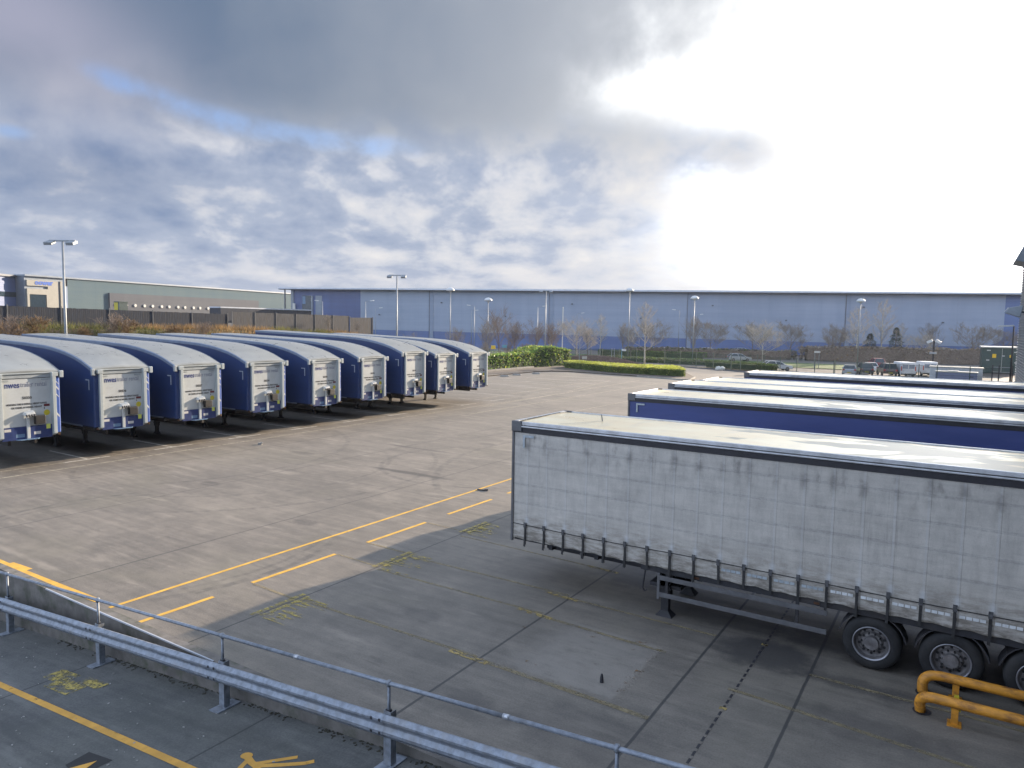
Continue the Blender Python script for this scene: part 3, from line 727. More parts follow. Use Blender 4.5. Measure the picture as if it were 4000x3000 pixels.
for i,yc in enumerate(LYC):
    t=blue_trailer(.24 if i==6 else 0.0, i); t.location=(XF+(.1,0,.06,-.09,.05,-.07,.02,-.06,0)[i],yc,0)
    t.rotation_euler=(0,0,R((.5,-.3,.5,-.6,.4,-.4,.3,.6,-.2)[i]))
    lab={0:'leftmost blue trailer of the far row, cut off by the edge of the picture',6:'blue trailer with the taller roof, seventh from the left in the far row',8:'rightmost blue curved-roof trailer, at the laurel hedge end of the far row'}.get(i,'blue curved-roof trailer with white front, %s from the left in the far row'%ORD[i])
    tag(t,lab,'trailer','blue curved-roof trailers in the far row')

# ---------------------------------------------------------- flat-roofed curtain trailers on the dock (front looks to -X)
def dock_trailer(white):
    t=empty('curtain_trailer',(0,0,0)); LEN=13.6; TOP=3.96; W=1.275
    cm=M['dirty_curtain'] if white else M['blue_side']
    b=MB(); v=[]; nx,ny=40,9
    for i in range(nx+1):
        x=.02+(LEN-.04)*i/nx
        for j in range(ny):
            y=-W+.01+(2*W-.02)*j/(ny-1); k=math.sin(math.pi*j/(ny-1))
            v.append((x,y,TOP+.02*k+.022*k*mnoise.noise(Vector((x*.75,y*1.1,3 if white else 8)))-.012*k*(math.sin(x*2*math.pi/1.36)**2)))
    f=[(i*ny+j,i*ny+ny+j,i*ny+ny+j+1,i*ny+j+1) for i in range(nx) for j in range(ny-1)]
    b.add(v,f); b.build('roof',M['wet_roof'],t,smooth=True)
    if white:
        b=MB(); b.ribbon([(.12,-1.1),(.0+.1,.9),(.35,1.15),(1.15,1.2),(1.75,.0),(1.15,-1.12)],.022,TOP+.034); b.build('roof_seam',M['track_black'],t)
    b=MB(); b.box(-.01,.1,-W,W,TOP-.16,TOP+.035); b.build('front_header',M['aluminium'],t,bevel=.01)
    for s in (-1,1):
        b=MB(); b.box(.0,LEN,s*W-.03,s*W+.03,TOP-.055,TOP+.03); b.box(.0,LEN,s*(W+.012)-.03,s*(W+.012)+.03,TOP-.105,TOP-.07); b.build('roof_rail',M['aluminium'],t,bevel=.008)
        b=MB(); b.box(.06,LEN,s*(W-.005)-.02,s*(W-.005)+.02,TOP-.235,TOP-.105); b.build('curtain_track',M['track_black'],t)
        b=MB(); b.box(-.02,.26,s*(W+.01)-.04,s*(W+.01)+.04,TOP-.21,TOP+.04); b.build('corner_casting',M['alloy_matt'],t,bevel=.015)
        hem=(lambda x: 1.13+.012*math.sin(x*2*math.pi/.517)+.015*mnoise.noise(Vector((x*2,1,s)))) if white else (lambda x:1.13)
        c=jitter_panel(.02,LEN-.05,1.13,lambda x:TOP-.2,s*W,110 if (white and s<0) else 40,12 if white else 6,.032 if white else .014,11+s,zbot=hem)
        c.build('side_curtain',cm,t,smooth=True,fix=True)
        b=MB(); b.box(-.012,.05,s*W-.03,s*W+.03,1.06,TOP-.2); b.build('front_pillar',M['alloy_matt'],t,bevel=.01)
        b=MB(); b.box(.05,3.35,s*1.18-.03,s*1.18+.03,1.09,1.13); b.box(3.35,LEN,s*1.2-.03,s*1.2+.03,1.0,1.12); b.build('side_rail',M['chassis'],t)
        for k,x in enumerate((4.6,6.95)) : 
            b=MB(); b.box(x-.05,x+.05,s*1.235-.012,s*1.235+.012,1.03,1.075); b.build('marker_lamp',M['orange_lens'],t)
        add_leg(t,3.86,s*1.0 if s<0 else .55,1.02)
        for k in range(3):
            add_wheel(t,7.92+1.26*k,s*1.25,s>0,white and s<0)
        # mudguards: arcs over each wheel
        b=MB()
        for k in range(3):
            cx=7.92+1.26*k; v=[]
            for q in range(13):
                a=R(12+13*q)
                for yy in (1.22,.86): v.append((cx+.585*math.cos(a),s*yy,.5+.585*math.sin(a)))
                for yy in (1.22,.86): v.append((cx+.565*math.cos(a),s*yy,.5+.565*math.sin(a)))
            f=[]
            for q in range(12):
                o_=q*4
                f+=[(o_,o_+1,o_+5,o_+4),(o_+2,o_+6,o_+7,o_+3),(o_,o_+4,o_+6,o_+2),(o_+1,o_+3,o_+7,o_+5)]
            b.add(v,f)
        b.build('mudguard',M['chassis'],t)
    if white:
        for k in range(26):
            x=.40+.517*k
            b=MB(); sw=rnd.uniform(-.015,.015); tail=rnd.choice((0,.0,.03,.07)); y=-W-.035
            b.hexa([(x-.024+sw,y+.012,1.05-tail),(x+.024+sw,y+.012,1.05-tail),(x+.024+sw,y+.018,1.05-tail),(x-.024+sw,y+.018,1.05-tail),(x-.024,y,1.5),(x+.024,y,1.5),(x+.024,y+.01,1.5),(x-.024,y+.01,1.5)])
            if tail: b.hexa([(x-.03,y-.012,.98),(x+.02,y-.012,.97),(x+.02,y-.006,.97),(x-.03,y-.006,.98),(x-.01,y-.012,1.34),(x+.03,y-.012,1.34),(x+.03,y-.006,1.34),(x-.01,y-.006,1.34)])
            st=b.build('strap',M['strap_black'],t)
            b=MB(); b.box(x-.034,x+.034,y-.014,y+.006,1.44,1.56); b.box(x-.028,x+.028,y-.022,y-.012,1.47,1.51); b.build('buckle',M['buckle'],st)
        for k in range(9,25):
            x0=.40+.517*k+.07; b=MB()
            for q in range(4):
                x=x0+q*.1; z=1.365+.01*mnoise.noise(Vector((x,0,0))); b.quad((x,-W-.031,z-.027),(x+.086,-W-.031,z-.027),(x+.086,-W-.031,z+.027),(x,-W-.031,z+.027))
            b.build('reflective_tape',M['tape_white'] if k>12 else M['mark_grey'],t)
        b=MB(); b.tube([(.0,-W-.012,1.5),(2.1,-W-.02,1.47),(4.2,-W-.012,1.5),(8.4,-W-.02,1.47),(13.5,-W-.012,1.5)],.009,6); b.build('tensioning_line',M['strap_black'],t)
        b=MB(); b.lathe([(0,-.03),(.05,-.03),(.06,.05),(.0,.05)],(1.86,-1.12,1.0),'Z',8); b.build('air_valve',M['rim_steel'],t)
    b=MB(); z=3.62
    b.box(.30,.60,-W-.034,-W-.028,z,z+.055); b.box(.30,.355,-W-.034,-W-.028,z-.25,z); b.build('corner_reflector',M['mark_grey'],t)
    # side guards
    for s in (-1,1):
        for z in (.90,.53):
            b=MB(); b.box(3.80,7.15,s*1.25-.012,s*1.25+.012,z-.05,z+.05); b.build('side_guard',M['alloy_matt'],t,bevel=.005)
        b=MB(); b.box(3.74,3.80,s*1.25-.012,s*1.25+.012,.42,1.0); b.build('side_guard',M['alloy_matt'],t,bevel=.005)
        b=MB()
        for x in (3.95,6.6): b.box(x-.03,x+.03,s*1.22-.02,s*1.22+.02,.5,1.05)
        b.build('guard_bracket',M['chassis'],t)
    b=MB()
    for y in (-.5,.5): b.box(.6,13.3,y-.06,y+.06,.78,1.08)
    for k in range(11): b.box(1.0+k*1.2,1.1+k*1.2,-1.2,1.2,.98,1.1)
    b.box(.05,13.55,-1.22,1.22,1.085,1.13); b.box(3.5,4.2,-1.05,.6,.62,.70); b.box(3.75,3.97,-1.0,.55,.85,1.0)
    for k in range(3): b.box(7.85+1.26*k,7.99+1.26*k,-1.1,1.1,.43,.57)
    b.build('chassis',M['chassis'],t)
    b=MB(); b.tube([(3.42,-1.12,1.02),(3.36,-1.12,.55),(3.40,-1.12,.48),(3.46,-1.12,.52)],.018,6); b.build('crank_handle',M['chassis'],t)
    b=MB(); b.box(.0,.08,-1.24,1.24,1.13,TOP-.16); b.build('front_wall',M['panel_white'],t)
    b=MB(); b.box(13.52,13.6,-1.24,1.24,1.13,TOP-.1); b.build('rear_door',M['panel_white'],t)
    b=MB(); b.box(13.5,13.58,-1.2,1.2,.6,.72); b.build('rear_bumper',M['chassis'],t)
    return t
w=dock_trailer(True); w.location=(-9.12,14.36+1.275,0); tag(w,'dirty white curtain trailer with black straps parked nearest the barrier','trailer')
bt=dock_trailer(False)
DT=[(-9.78,22.8,0,'blue flat-roofed trailer standing just behind the dirty white one'),(-10.28,28.05,0,'blue flat-roofed trailer behind the nearest blue one, standing slightly further out'),(-9.89,30.85,0,'blue flat-roofed trailer close alongside, second from the far end of the dock row'),(-9.84,38.1,0,'blue flat-roofed trailer farthest from the camera in the dock row')]
for i,(x,y,rz,lab) in enumerate(DT):
    o=bt if i==0 else copy_tree(bt)
    o.location=(x,y+1.275,0); o.rotation_euler=(0,0,R(rz)); tag(o,lab,'trailer','blue flat-roofed trailers on the dock')

# ================================================================== buildings
def frame_root(name, P0, d, z=0.0):
    """Empty whose local +x runs along a facade and -y looks out of it"""
    return empty(name,(P0[0],P0[1],z),math.atan2(d[1],d[0]))
# ---- the dock building on the right: ribbed wall on X=4.6, wavy eave
db=empty('dock_building',(4.6,97.0,0)); tag(db,'tall grey ribbed-metal dock building at the right edge of the yard','building')
b=MB(); v=[]; zs=[0.0]; n=106
prf=[(0,0)]
for i in range(78):
    z=i*.272; prf+=[(-.11,z+.03),(-.11,z+.12),(0,z+.15),(0,z+.272)]
v=[(x,yy,z) for x,z in prf for yy in (-112,0)]
f=[(2*i,2*i+1,2*i+3,2*i+2) for i in range(len(prf)-1)]
b.add(v,f)
v=[(x,0,z) for x,z in prf]+[(60-x*0,0.0,z) for x,z in prf]; n=len(prf)
b.add([(0,0,0),(60,0,0),(60,0,21.2),(0,0,21.2)],[(0,1,2,3)])
b.quad((0,-112,0),(60,-112,0),(60,-112,21.2),(0,-112,21.2))
b.build('wall',M['ribbed_metal'],db,fix=False)
b=MB(); b.quad((0,-112,21.2),(60,-112,21.2),(60,0,21.2),(0,0,21.2)); b.build('roof',M['trim_grey'],db)
b=MB(); v=[]; ys=[.25-.12*k for k in range(12)]+[-1.2-10*k for k in range(12)]
for k,y in enumerate(ys):
    zz=21.2-1.1*max(0,1-(.25-y)/1.3)**2
    v+=[(-.25,y,zz-.35),(-.25,y,zz),(.3,y,zz+.4),(.3,y,zz-.35)]
f=[(i*4+k,i*4+(k+1)%4,(i+1)*4+(k+1)%4,(i+1)*4+k) for i in range(len(ys)-1) for k in range(4)]+[(3,2,1,0)]
b.add(v,f); b.build('eave',M['eave_grey'],db,fix=True)
# pitched canopy projecting from the wall near its far end
CY,CZ=92.85,13.43
b=MB(); pr=[(-1.2,CZ),(-1.17,CZ+.12),(.0,CZ+2.75),(.0,CZ-.35)]
v=[(x,CY-97+dy,z) for dy in (0,-6) for x,z in pr]; b.add(v,[(0,1,2,3),(7,6,5,4)]+[(i,4+i,4+(i+1)%4,(i+1)%4) for i in range(4)]); b.build('canopy',M['eave_grey'],db,fix=True,bevel=.05)
# floodlight on the wall
fl=empty('wall_floodlight',(4.55,85.5,8.1)); tag(fl,'hooded grey floodlight fixed to the ribbed dock building wall','floodlight')
b=MB(); b.tube([(.05,0,.1),(-.6,0,.25)],.09,8); b.box(-.02,.04,-.2,.2,-.2,.5); b.build('bracket',M['trim_dark'],fl)
b=MB(); b.hexa([(-1.75,-.35,.1),(-.5,-.55,-.35),(-.5,.55,-.35),(-1.75,.35,.1),(-1.45,-.35,.62),(-.3,-.55,.85),(-.3,.55,.85),(-1.45,.35,.62)]); b.build('housing',M['eave_grey'],fl,bevel=.06,fix=True)
b=MB(); b.hexa([(-1.80,-.32,.26),(-1.74,-.32,.24),(-1.74,.32,.24),(-1.80,.32,.26),(-1.52,-.32,.64),(-1.46,-.32,.62),(-1.46,.32,.62),(-1.52,.32,.64)]); b.build('lens',M['lamp_head'],fl,fix=True)  # pale strip on the tip, painted in for the sun glint along that edge

# ---- big blue-grey warehouse across the road
Wd=(.9287,.3706); W0=(-158.74,135.27)
wh=frame_root('warehouse',W0,Wd); tag(wh,'very long blue-grey warehouse with navy base and thin flat roof edge','building')
base=lambda s:4.45-.0094*s
b=MB(); b.quad((19.5,0,4.0),(300,0,4.0),(300,0,15.0),(19.5,0,15.0))
s0=19.5; b=MB(); pts=[(s0,0,base(s0)),(172.0,0,base(172.0))]
pts+=[(172.0+6.0*math.sin(a*math.pi/16),0,base(172)+2.4-2.4*math.cos(a*math.pi/16)) for a in range(1,9)]
pts+=[(178.0,0,15.0),(s0,0,15.0)]; b.poly(pts); b.build('wall_cladding',M['clad_bluegrey'],wh)
b=MB(); b.quad((-1,.06,-.1),(230,.06,-.1),(230,.06,6.8),(-1,.06,6.8)); b.quad((178,.05,6.8),(230,.05,6.8),(230,.05,15),(178,.05,15)); b.build('base_cladding',M['clad_navy'],wh)
b=MB(); b.quad((-1.0,.04,0),(21.2,.04,0),(21.2,.04,15),(-1.0,.04,15)); b.quad((-1.0,60,0),(-1.0,.04,0),(-1.0,.04,15),(-1.0,60,15)); b.build('end_bay',M['clad_darknavy'],wh)
b=MB(); b.box(-4.1,230,-1.6,60,15.02,15.42); b.build('roof',M['trim_light'],wh)
b=MB(); b.box(-4.0,230,-1.5,.0,14.85,15.0); b.build('soffit',M['trim_dark'],wh)
b=MB(); b.box(-2.45,-2.15,-1.2,-.9,0,14.9); b.build('canopy_post',M['trim_dark'],wh)
for s in (39.7,72.1,107.0,144.1):
    b=MB(); b.box(s-.5,s+.5,-.12,-.01,.5,14.9); b.build('downpipe',M['clad_seam'],wh)
    b=MB(); b.box(s-.62,s-.5,-.2,-.01,.5,14.9); b.build('downpipe',M['trim_dark'],wh)
b=MB(); b.box(5.15,5.55,-.3,-.01,0,13.2); b.box(-.95,-.2,-.2,-.01,0,14.7); b.build('pilaster',M['trim_grey'],wh)
for x0,x1,z0,z1,m in ((2.4,3.3,11.0,13.1,'light_blue'),(4.2,4.9,11.6,13.1,'dark_glass'),(2.3,5.1,4.0,13.3,'dark_glass'),(6.3,8.2,5,13.3,'trim_grey'),(4.95,5.14,11.7,12.6,'post_white')):
    b=MB(); o=-.03 if x1-x0<2 else -.012; b.quad((x0,o,z0),(x1,o,z0),(x1,o,z1),(x0,o,z1)); b.build('window' if 'glass' in m or m=='light_blue' else 'panel',M[m],wh)
b=MB(); b.box(.0,.7,-1.1,-.8,6.5,11.1); b.box(-1.9,-1.2,-1.1,-.9,6.4,9.3); b.build('panel',M['post_white'],wh)
for k in range(9):
    b=MB(); s=25+17.5*k; z=11.6 if k%2 else 8.2; b.box(s-.2,s+.2,-.35,-.01,z,z+.3); b.build('wall_lamp',M['trim_dark'],wh)
# ---- pale green warehouse beyond the fence
Gd=(-.1883,.9821); G0=(-198.6,94.9)
gw=frame_root('warehouse',G0,Gd); tag(gw,'pale green warehouse with white office front and blue lettering behind the fence','building')
b=MB(); b.quad((0,.02,0),(0,.02,16.2),(96,.02,16.2),(96,.02,0)); b.build('wall_cladding',M['clad_green'],gw)
b=MB(); b.box(-11.2,96,-.35,45,16.22,16.6); b.build('roof',M['trim_grey'],gw)
b=MB(); b.box(-11,-.4,.3,40,0,16.2); b.build('office_wall',M['trim_grey'],gw)
b=MB(); b.quad((-10.6,-.05,12.2),(-10.6,-.05,15.3),(-2.6,-.05,15.3),(-2.6,-.05,12.2)); 
b=MB(); b.box(-10.6,-2.6,-.1,.25,13.9,15.3); b.box(-10.6,-2.6,-.1,.25,11.8,13.2); b.box(-5.7,-2.6,-.1,.25,0,11.8); b.box(-10.6,-10.0,-.1,.25,0,11.8); b.box(-5.3,-2.6,-.1,.25,13.2,13.9); b.box(-1.95,-1.4,-.1,.25,5,15.4)
b.build('office_front',M['clad_white'],gw)
b=MB(); b.box(-9.9,-5.8,-.02,.22,0,11.7); b.build('entrance',M['dark_glass'],gw)
sm,sw=text_mesh('oower',1.75,M['sign_blue'],.07)
sm.transform(Matrix(((4.7/sw,0,0,0),(0,0,-1,0),(0,1,0,0),(0,0,0,1))))
o=link_mesh('sign_letters',sm,gw,(-8.6,-.16,14.25))
b=MB(); b.box(11.8,70.5,-.6,.0,0,13.1); b.build('dock_wall',M['clad_grey'],gw)
for k in range(19):
    b=MB(); s=13.8+3.0*k+.2*math.sin(k*3); b.tube([(s,-.9,9.9-.01*k),(s,-.6,9.9-.01*k)],.42,10); b.build('dock_light',M['post_white'],gw)
# its blue end wing
ew=frame_root('office_wing',(-187,64.8),(-.572,.82))
tag(ew,'dark blue office wing with flat roof at the left edge behind the fence','building')
b=MB(); b.box(-10,23.6,0,20,0,15.9); b.build('wall',M['clad_navy'],ew)
b=MB(); b.box(-10,23.8,-.6,20,15.92,16.4); b.build('roof',M['trim_dark'],ew)
b=MB(); b.box(-10,23.4,-.08,-.01,11.0,12.2); b.build('window',M['dark_glass'],ew); b=MB(); b.box(-10,23.4,-.08,-.01,6,8.6); b.build('window',M['dark_glass'],ew)
b=MB(); b.box(23.65,23.95,-.3,-.02,2,15.5); b.build('downpipe',M['trim_light'],ew)
# yellow-green bin beyond the fence
b=MB(); b.box(-1.0,.6,-1,1,6.9,9.9); b.cur=1; b.box(.62,1.2,-1,1,6.9,10.0); b.box(-1.1,1.25,-1.05,1.05,9.9,10.15)
o=b.build('skip_container',[M['sticker_yellow'],M['cabinet_green']],loc=(-170.0,93.0,0)); tag(o,'yellow and green skip standing beyond the dark fence','skip')
b=MB(); b.box(-14,14,-2,2,5.5,9.0); b.cur=1; b.box(-14.1,14.1,-2.1,2.1,9.0,9.3)
o=b.build('low_shed',[M['timber_dark'],M['trim_light']],loc=(-150.0,118.0,0)); o.rotation_euler=(0,0,1.6); tag(o,'low dark shed with a pale flat roof in front of the green warehouse','shed')

# ================================================================== bank, fence, grass
def bank_z(x,y):
    top=5.45 if y<40 else 5.45-(y-40)*.034
    if y>56: top-= (y-56)**1.3*.12
    top=max(0,top)
    if y<8: top*=max(0,min(1,(y+10)/18))
    t=max(0,min(1,(-51.0-x)/6.0)); e=t*t*(3-2*t)
    if x<-66: e*=max(0,1-(-66-x)/14)
    return top*e + (.22*mnoise.noise(Vector((x*.35,y*.35,1)))+.1*mnoise.noise(Vector((x*1.1,y*1.1,3))))*min(1,t*2)-.02
b=MB(); xs=[-50.5-.75*i for i in range(42)]; ys=[-12+1.0*j for j in range(106)]
v=[(x,y,bank_z(x,y)) for x in xs for y in ys]; n=len(ys)
b.add(v,[(i*n+j,i*n+j+1,(i+1)*n+j+1,(i+1)*n+j) for i in range(len(xs)-1) for j in range(n-1)])
tag(b.build('grass_bank',M['bank_soil'],smooth=True,fix=True),kind='structure')
b=MB(); r2=random.Random(3)
for i in range(30000):
    x=-51-8.5*r2.random()**.8; y=14+54*r2.random(); z=bank_z(x,y)
    if z<.6: continue
    h=r2.uniform(.2,.62); a=r2.random()*6.283; w=r2.uniform(.015,.035); lx,ly=r2.gauss(0,.18),r2.gauss(0,.18)
    green=mnoise.noise(Vector((x*.2,y*.14,7)))+ (.25 if 24<y<40 else -.1)
    b.cur=1 if green>.12 else (2 if r2.random()<.3 else 0)
    b.add([(x-w*math.cos(a),y-w*math.sin(a),z-.05),(x+w*math.cos(a),y+w*math.sin(a),z-.05),(x+lx,y+ly,z+h)],[(0,1,2)])
tag(b.build('dry_grass',[M['straw'],M['straw_green'],M['twig_tan']]),kind='stuff')
def timber_fence(y0,y1,z0,z1,lab,m,step=2.6):
    f=empty('timber_fence',(-58,y0,bank_z(-58,y0))); tag(f,lab,'fence','dark timber fences along the bank'); oz=bank_z(-58,y0)
    b=MB(); n=int((y1-y0)/.15)
    for i in range(n):
        t=(i+.5)/n; y=(y1-y0)*i/n; zt=z0+(z1-z0)*t+rnd.uniform(-.012,.012); zb=bank_z(-58,y0+y)-.3
        b.box(-.03+rnd.uniform(-.006,.006),.0,y+.006,y+.145,zb-oz,zt-oz)
    b.build('board_panel',m,f)
    k=0
    while k*step<=y1-y0+.01:
        y=k*step; zt=z0+(z1-z0)*y/(y1-y0)+.05; zb=bank_z(-58,y0+y)-.3
        b=MB(); b.box(.0,.05,y-.035,y+.035,zb-oz,zt-oz+(.06 if step>3 else 0)); b.build('fence_post',M['timber_post'],f); k+=1
    return f
timber_fence(2,41.6,7.3,6.80,'long dark timber fence on the bank behind the leftmost trailers',M['timber_dark'],3.6)
timber_fence(42.1,57.06,7.03,6.92,'weathered grey timber fence above the golden grass mound',M['timber_grey'],2.5)
timber_fence(57.15,60.75,6.74,6.78,'short lower end panel of grey timber fence between two pale posts',M['timber_grey'],3.55)

# ================================================================== twigs, trees, hedges
def twig_tree(seed,h,spread,kind):
    """returns trunk MB and crown MB (limbs and twigs)"""
    r=random.Random(seed); T=MB(); Cw=MB()
    def branch(p,d,L,rad,lv):
        n=4 if lv<2 else 3; pts=[p]; q=p.copy(); dd=d.copy()
        for i in range(n):
            dd=(dd+Vector((r.gauss(0,.13),r.gauss(0,.13),r.gauss(.05,.08)))).normalized(); q=q+dd*L/n; pts.append(q.copy())
        rs=[max(.0075,rad*(1-.7*i/n)) for i in range(n+1)]
        Cw.tube(pts,rs,4 if lv<2 else 3,cap=False)
        if lv>=3: return
        k=(6,7,7)[lv] if lv<3 else 0
        for i in range(k):
            t=r.uniform(.2,1.0); a=int(t*n); base=pts[min(a,n-1)].lerp(pts[min(a+1,n)],t*n-a if a<n else 0)
            az=r.random()*6.283; up=r.uniform(.35,.9) if kind!='round' else r.uniform(.1,.7)
            nd=(dd*.75+Vector((math.cos(az)*.8,math.sin(az)*.8,up*.6))).normalized()
            branch(base,nd,L*r.uniform(.4,.65),rad*.5,lv+1)
    top=h*(.95 if kind in('spire',) else .62)
    pts=[Vector((0,0,0))]; q=Vector((0,0,0))
    for i in range(6): q=q+Vector((r.gauss(0,.05),r.gauss(0,.05),top/6)); pts.append(q.copy())
    r0=h*.0135
    T.tube(pts,[r0*(1-.8*i/6) for i in range(7)],7)
    nb=20 if kind=='spire' else 15
    for i in range(nb):
        t=.26+.74*i/nb; zz=t*top; a=min(5,int(t*6)); base=pts[a].lerp(pts[a+1],t*6-a)
        az=i*2.4+r.gauss(0,.4)
        if kind=='spire': L=spread*(1-t)**.75*1.0+h*.07; el=.75
        elif kind=='broom': L=h*.42*(1.15-t*.5); el=1.7
        else: L=spread*(.7+.5*math.sin(math.pi*min(1,t)))*.9; el=.7
        nd=Vector((math.cos(az),math.sin(az),el)).normalized(); branch(base,nd,L,r0*.42*(1-.5*t),1 if kind!='round' else 0 if i%3==0 else 1)
    return T,Cw
TREES={}
def tree_proto(key,seed,h,spread,kind,bark,twig):
    T,Cw=twig_tree(seed,h,spread,kind); TREES[key]=(T.mesh('trunk',M[bark],True),Cw.mesh('crown',M[twig],False),h)
tree_proto('roundA',11,7.6,3.2,'round','bark_pale','twig_grey'); tree_proto('roundB',12,7.0,3.0,'round','bark','twig_brown')
tree_proto('spireA',13,9.6,2.8,'spire','bark_pale','twig_grey'); tree_proto('spireB',14,9.2,2.4,'spire','bark_pale','twig_grey')
tree_proto('redA',15,7.2,2.6,'broom','bark','twig_red'); tree_proto('redB',16,4.6,2.2,'broom','bark','twig_red')
tree_proto('brownA',17,7.0,2.6,'broom','bark','twig_brown'); tree_proto('tan',18,3.2,2.0,'broom','bark','twig_tan')
def put_tree(key,x,y,h,lab,name='bare_tree',cat='tree',group='bare winter trees',z=0.0,wide=1.0):
    t=empty(name,(x,y,z),rnd.random()*6.28); k=h/TREES[key][2]; t.scale=(k*wide,k*wide,k); tag(t,lab,cat,group)
    link_mesh('trunk',TREES[key][0],t); link_mesh('crown',TREES[key][1],t)
    return t
RV=Vector((.84,.54,0)); FW=Vector((-.54,.84,0))
def atd(px,D):
    """ground point seen at photo column px, D metres out along the view axis"""
    a=(px-2000)/2782.5*D; p=RV*a+FW*D; return p.x,p.y
put_tree('roundA',-55.6,107.2,8.2,'pale leafless tree with a round crown standing in the low golden hedge')
put_tree('spireA',-42.8,105.6,10.0,'tall leafless tree with a white stem at the right part of the golden hedge')
put_tree('redA',*atd(1955,132),9.6,'tall reddish leafless tree behind the left part of the laurel hedge')
for i,(px,D,h,key,lab) in enumerate([
  (1610,96,5.2,'brownA','thin brownish sapling behind the eighth blue trailer'),(1790,112,6.0,'brownA','brownish sapling behind the rightmost blue trailer'),
  (1905,120,7.2,'brownA','brown leafless tree left of the tall reddish one'),(2010,126,7.0,'redB','low broad reddish bush-like tree right of the tall reddish one'),
  (2095,128,7.4,'redA','reddish leafless tree just left of the plain flagpole-like mast'),(2155,128,7.0,'redB','small reddish tree just right of the tall T-headed mast'),
  (2350,150,8.6,'spireB','bare pyramid-shaped tree between the two posts with plates'),(2300,145,6.6,'brownA','small dim bare tree beside the pyramid-shaped one'),
  (2440,150,7.4,'brownA','dim bare tree left of the tall dome-headed lamp'),(2470,146,6.6,'brownA','dim bare tree close right of the tall dome-headed lamp'),(2562,150,8.0,'roundB','broad brown bare tree right of the white-stemmed tree'),
  (2712,150,9.0,'brownA','bare tree behind the lower dome-headed lamp'),(2780,150,8.4,'roundB','wide brownish bare tree right of the lower dome-headed lamp'),
  (2945,150,8.0,'roundB','grey-brown bare tree left of the white hatchback'),(2985,135,8.2,'roundA','pale twiggy bare tree above the white hatchback'),
  (3095,150,8.2,'roundB','bare tree behind the street sign by the white hatchback'),(3255,150,8.0,'brownA','dim bare tree left of the far dome-headed lamp'),(3285,146,7.2,'roundB','broad dim bare tree behind the dome-headed lamp on the right'),
  (3352,140,10.8,'spireA','tall pale bare tree at the dome-headed lamp on the right'),(3448,150,12.6,'spireB','tallest pale pyramidal bare tree, between the two conifers'),
  (3525,165,8.0,'spireB','thin bare tree right of the larger conifer'),(3605,140,6.4,'roundA','small spreading bare tree above the white vehicles'),(3640,165,8.6,'brownA','slim bare tree high against the warehouse wall above the lilac box'),
  (3800,145,8.4,'roundB','wide bare tree with a forked base left of the green cabinet'),(3925,150,7.8,'roundB','bare tree above the green cabinet')]):
    x,y=atd(px,D); put_tree(key,x,y,h,lab,wide=1.05)
# brown leafless brush along the bank and the fence
for i,(px,D,h,lab) in enumerate([(60,62,2.4,'brown leafless brush at the far left in front of the dark fence'),(150,64,2.2,'brown brush covering the fence left of the near floodlight mast'),(330,66,1.6,'small tan bush right of the near floodlight mast'),(450,68,2.6,'large tan-brown bush hiding part of the dark fence'),(500,70,2.2,'tan bush merging with the larger one on its right'),(690,74,1.7,'pale dry bush low on the bank above the fifth trailer'),(800,76,1.9,'reddish brush where the dark fence ends'),(1290,88,2.2,'slender leafless shrub against the grey fence'),(1400,90,1.8,'reddish shrub below the short fence panel'),(1460,92,1.9,'reddish shrub right of the fence end'),(1540,94,1.7,'low reddish shrub beside the far floodlight mast')]):
    a_=(px-2000)/2782.5; D=(55.2 if px<1250 else 57.0)/-(.84*a_-.54) if px<1450 else 86; x,y=atd(px,D); put_tree(('tan' if i%3 else 'redB') if px<1200 else 'brownA',x,y,h,lab,'leafless_shrub','shrub','leafless shrubs on the bank',bank_z(x,y)-.1,1.5 if px<1200 else .9)
for i,(px,D,h,lab) in enumerate([(1640,104,3.0,'reddish shrub left of the rightmost trailer roof'),(1830,112,3.4,'grey-brown shrub above the rightmost trailer roof'),(1900,116,3.6,'twiggy shrub behind the mesh fence near the yellow sign'),(1990,120,3.2,'reddish shrub behind the laurel hedge'),(2060,122,3.2,'reddish shrub by the mast base')]):
    x,y=atd(px,D); put_tree(('redB','tan','brownA')[i%3],x,y,h,lab,'leafless_shrub','shrub','leafless shrubs behind the mesh fence',0,1.3)

def leaf_mass(b,inside,zfun,n,size,r,x0,x1,y0,y1,shell=.35,ch=(0,1),top=None):
    """leaf-sized quads through a clipped volume, denser at the skin"""
    k=0; tries=0
    while k<n and tries<n*30:
        tries+=1; x=r.uniform(x0,x1); y=r.uniform(y0,y1)
        d=inside(x,y)
        if d<0: continue
        zt=zfun(x,y); z=zt*(r.random()**.6)
        if d>shell and z<zt-shell: continue
        s=size*r.uniform(.6,1.3); u=Vector((r.gauss(0,1),r.gauss(0,1),r.gauss(0,.7))).normalized(); w=u.cross(Vector((r.gauss(0,1),r.gauss(0,1),r.gauss(.6,1)))).normalized()
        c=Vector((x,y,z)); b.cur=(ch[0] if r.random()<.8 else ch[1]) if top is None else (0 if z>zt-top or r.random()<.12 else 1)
        b.add([c-u*s,c+w*s*.45,c+u*s,c-w*s*.45],[(0,1,2,3)]); k+=1
def poly_inside(poly):
    def f(x,y):
        d=1e9; ins=True; n=len(poly)
        for i in range(n):
            (ax,ay),(bx,by)=poly[i],poly[(i+1)%n]; L=math.hypot(bx-ax,by-ay); s=((bx-ax)*(y-ay)-(by-ay)*(x-ax))/L
            d=min(d,s)
        return d
    return f
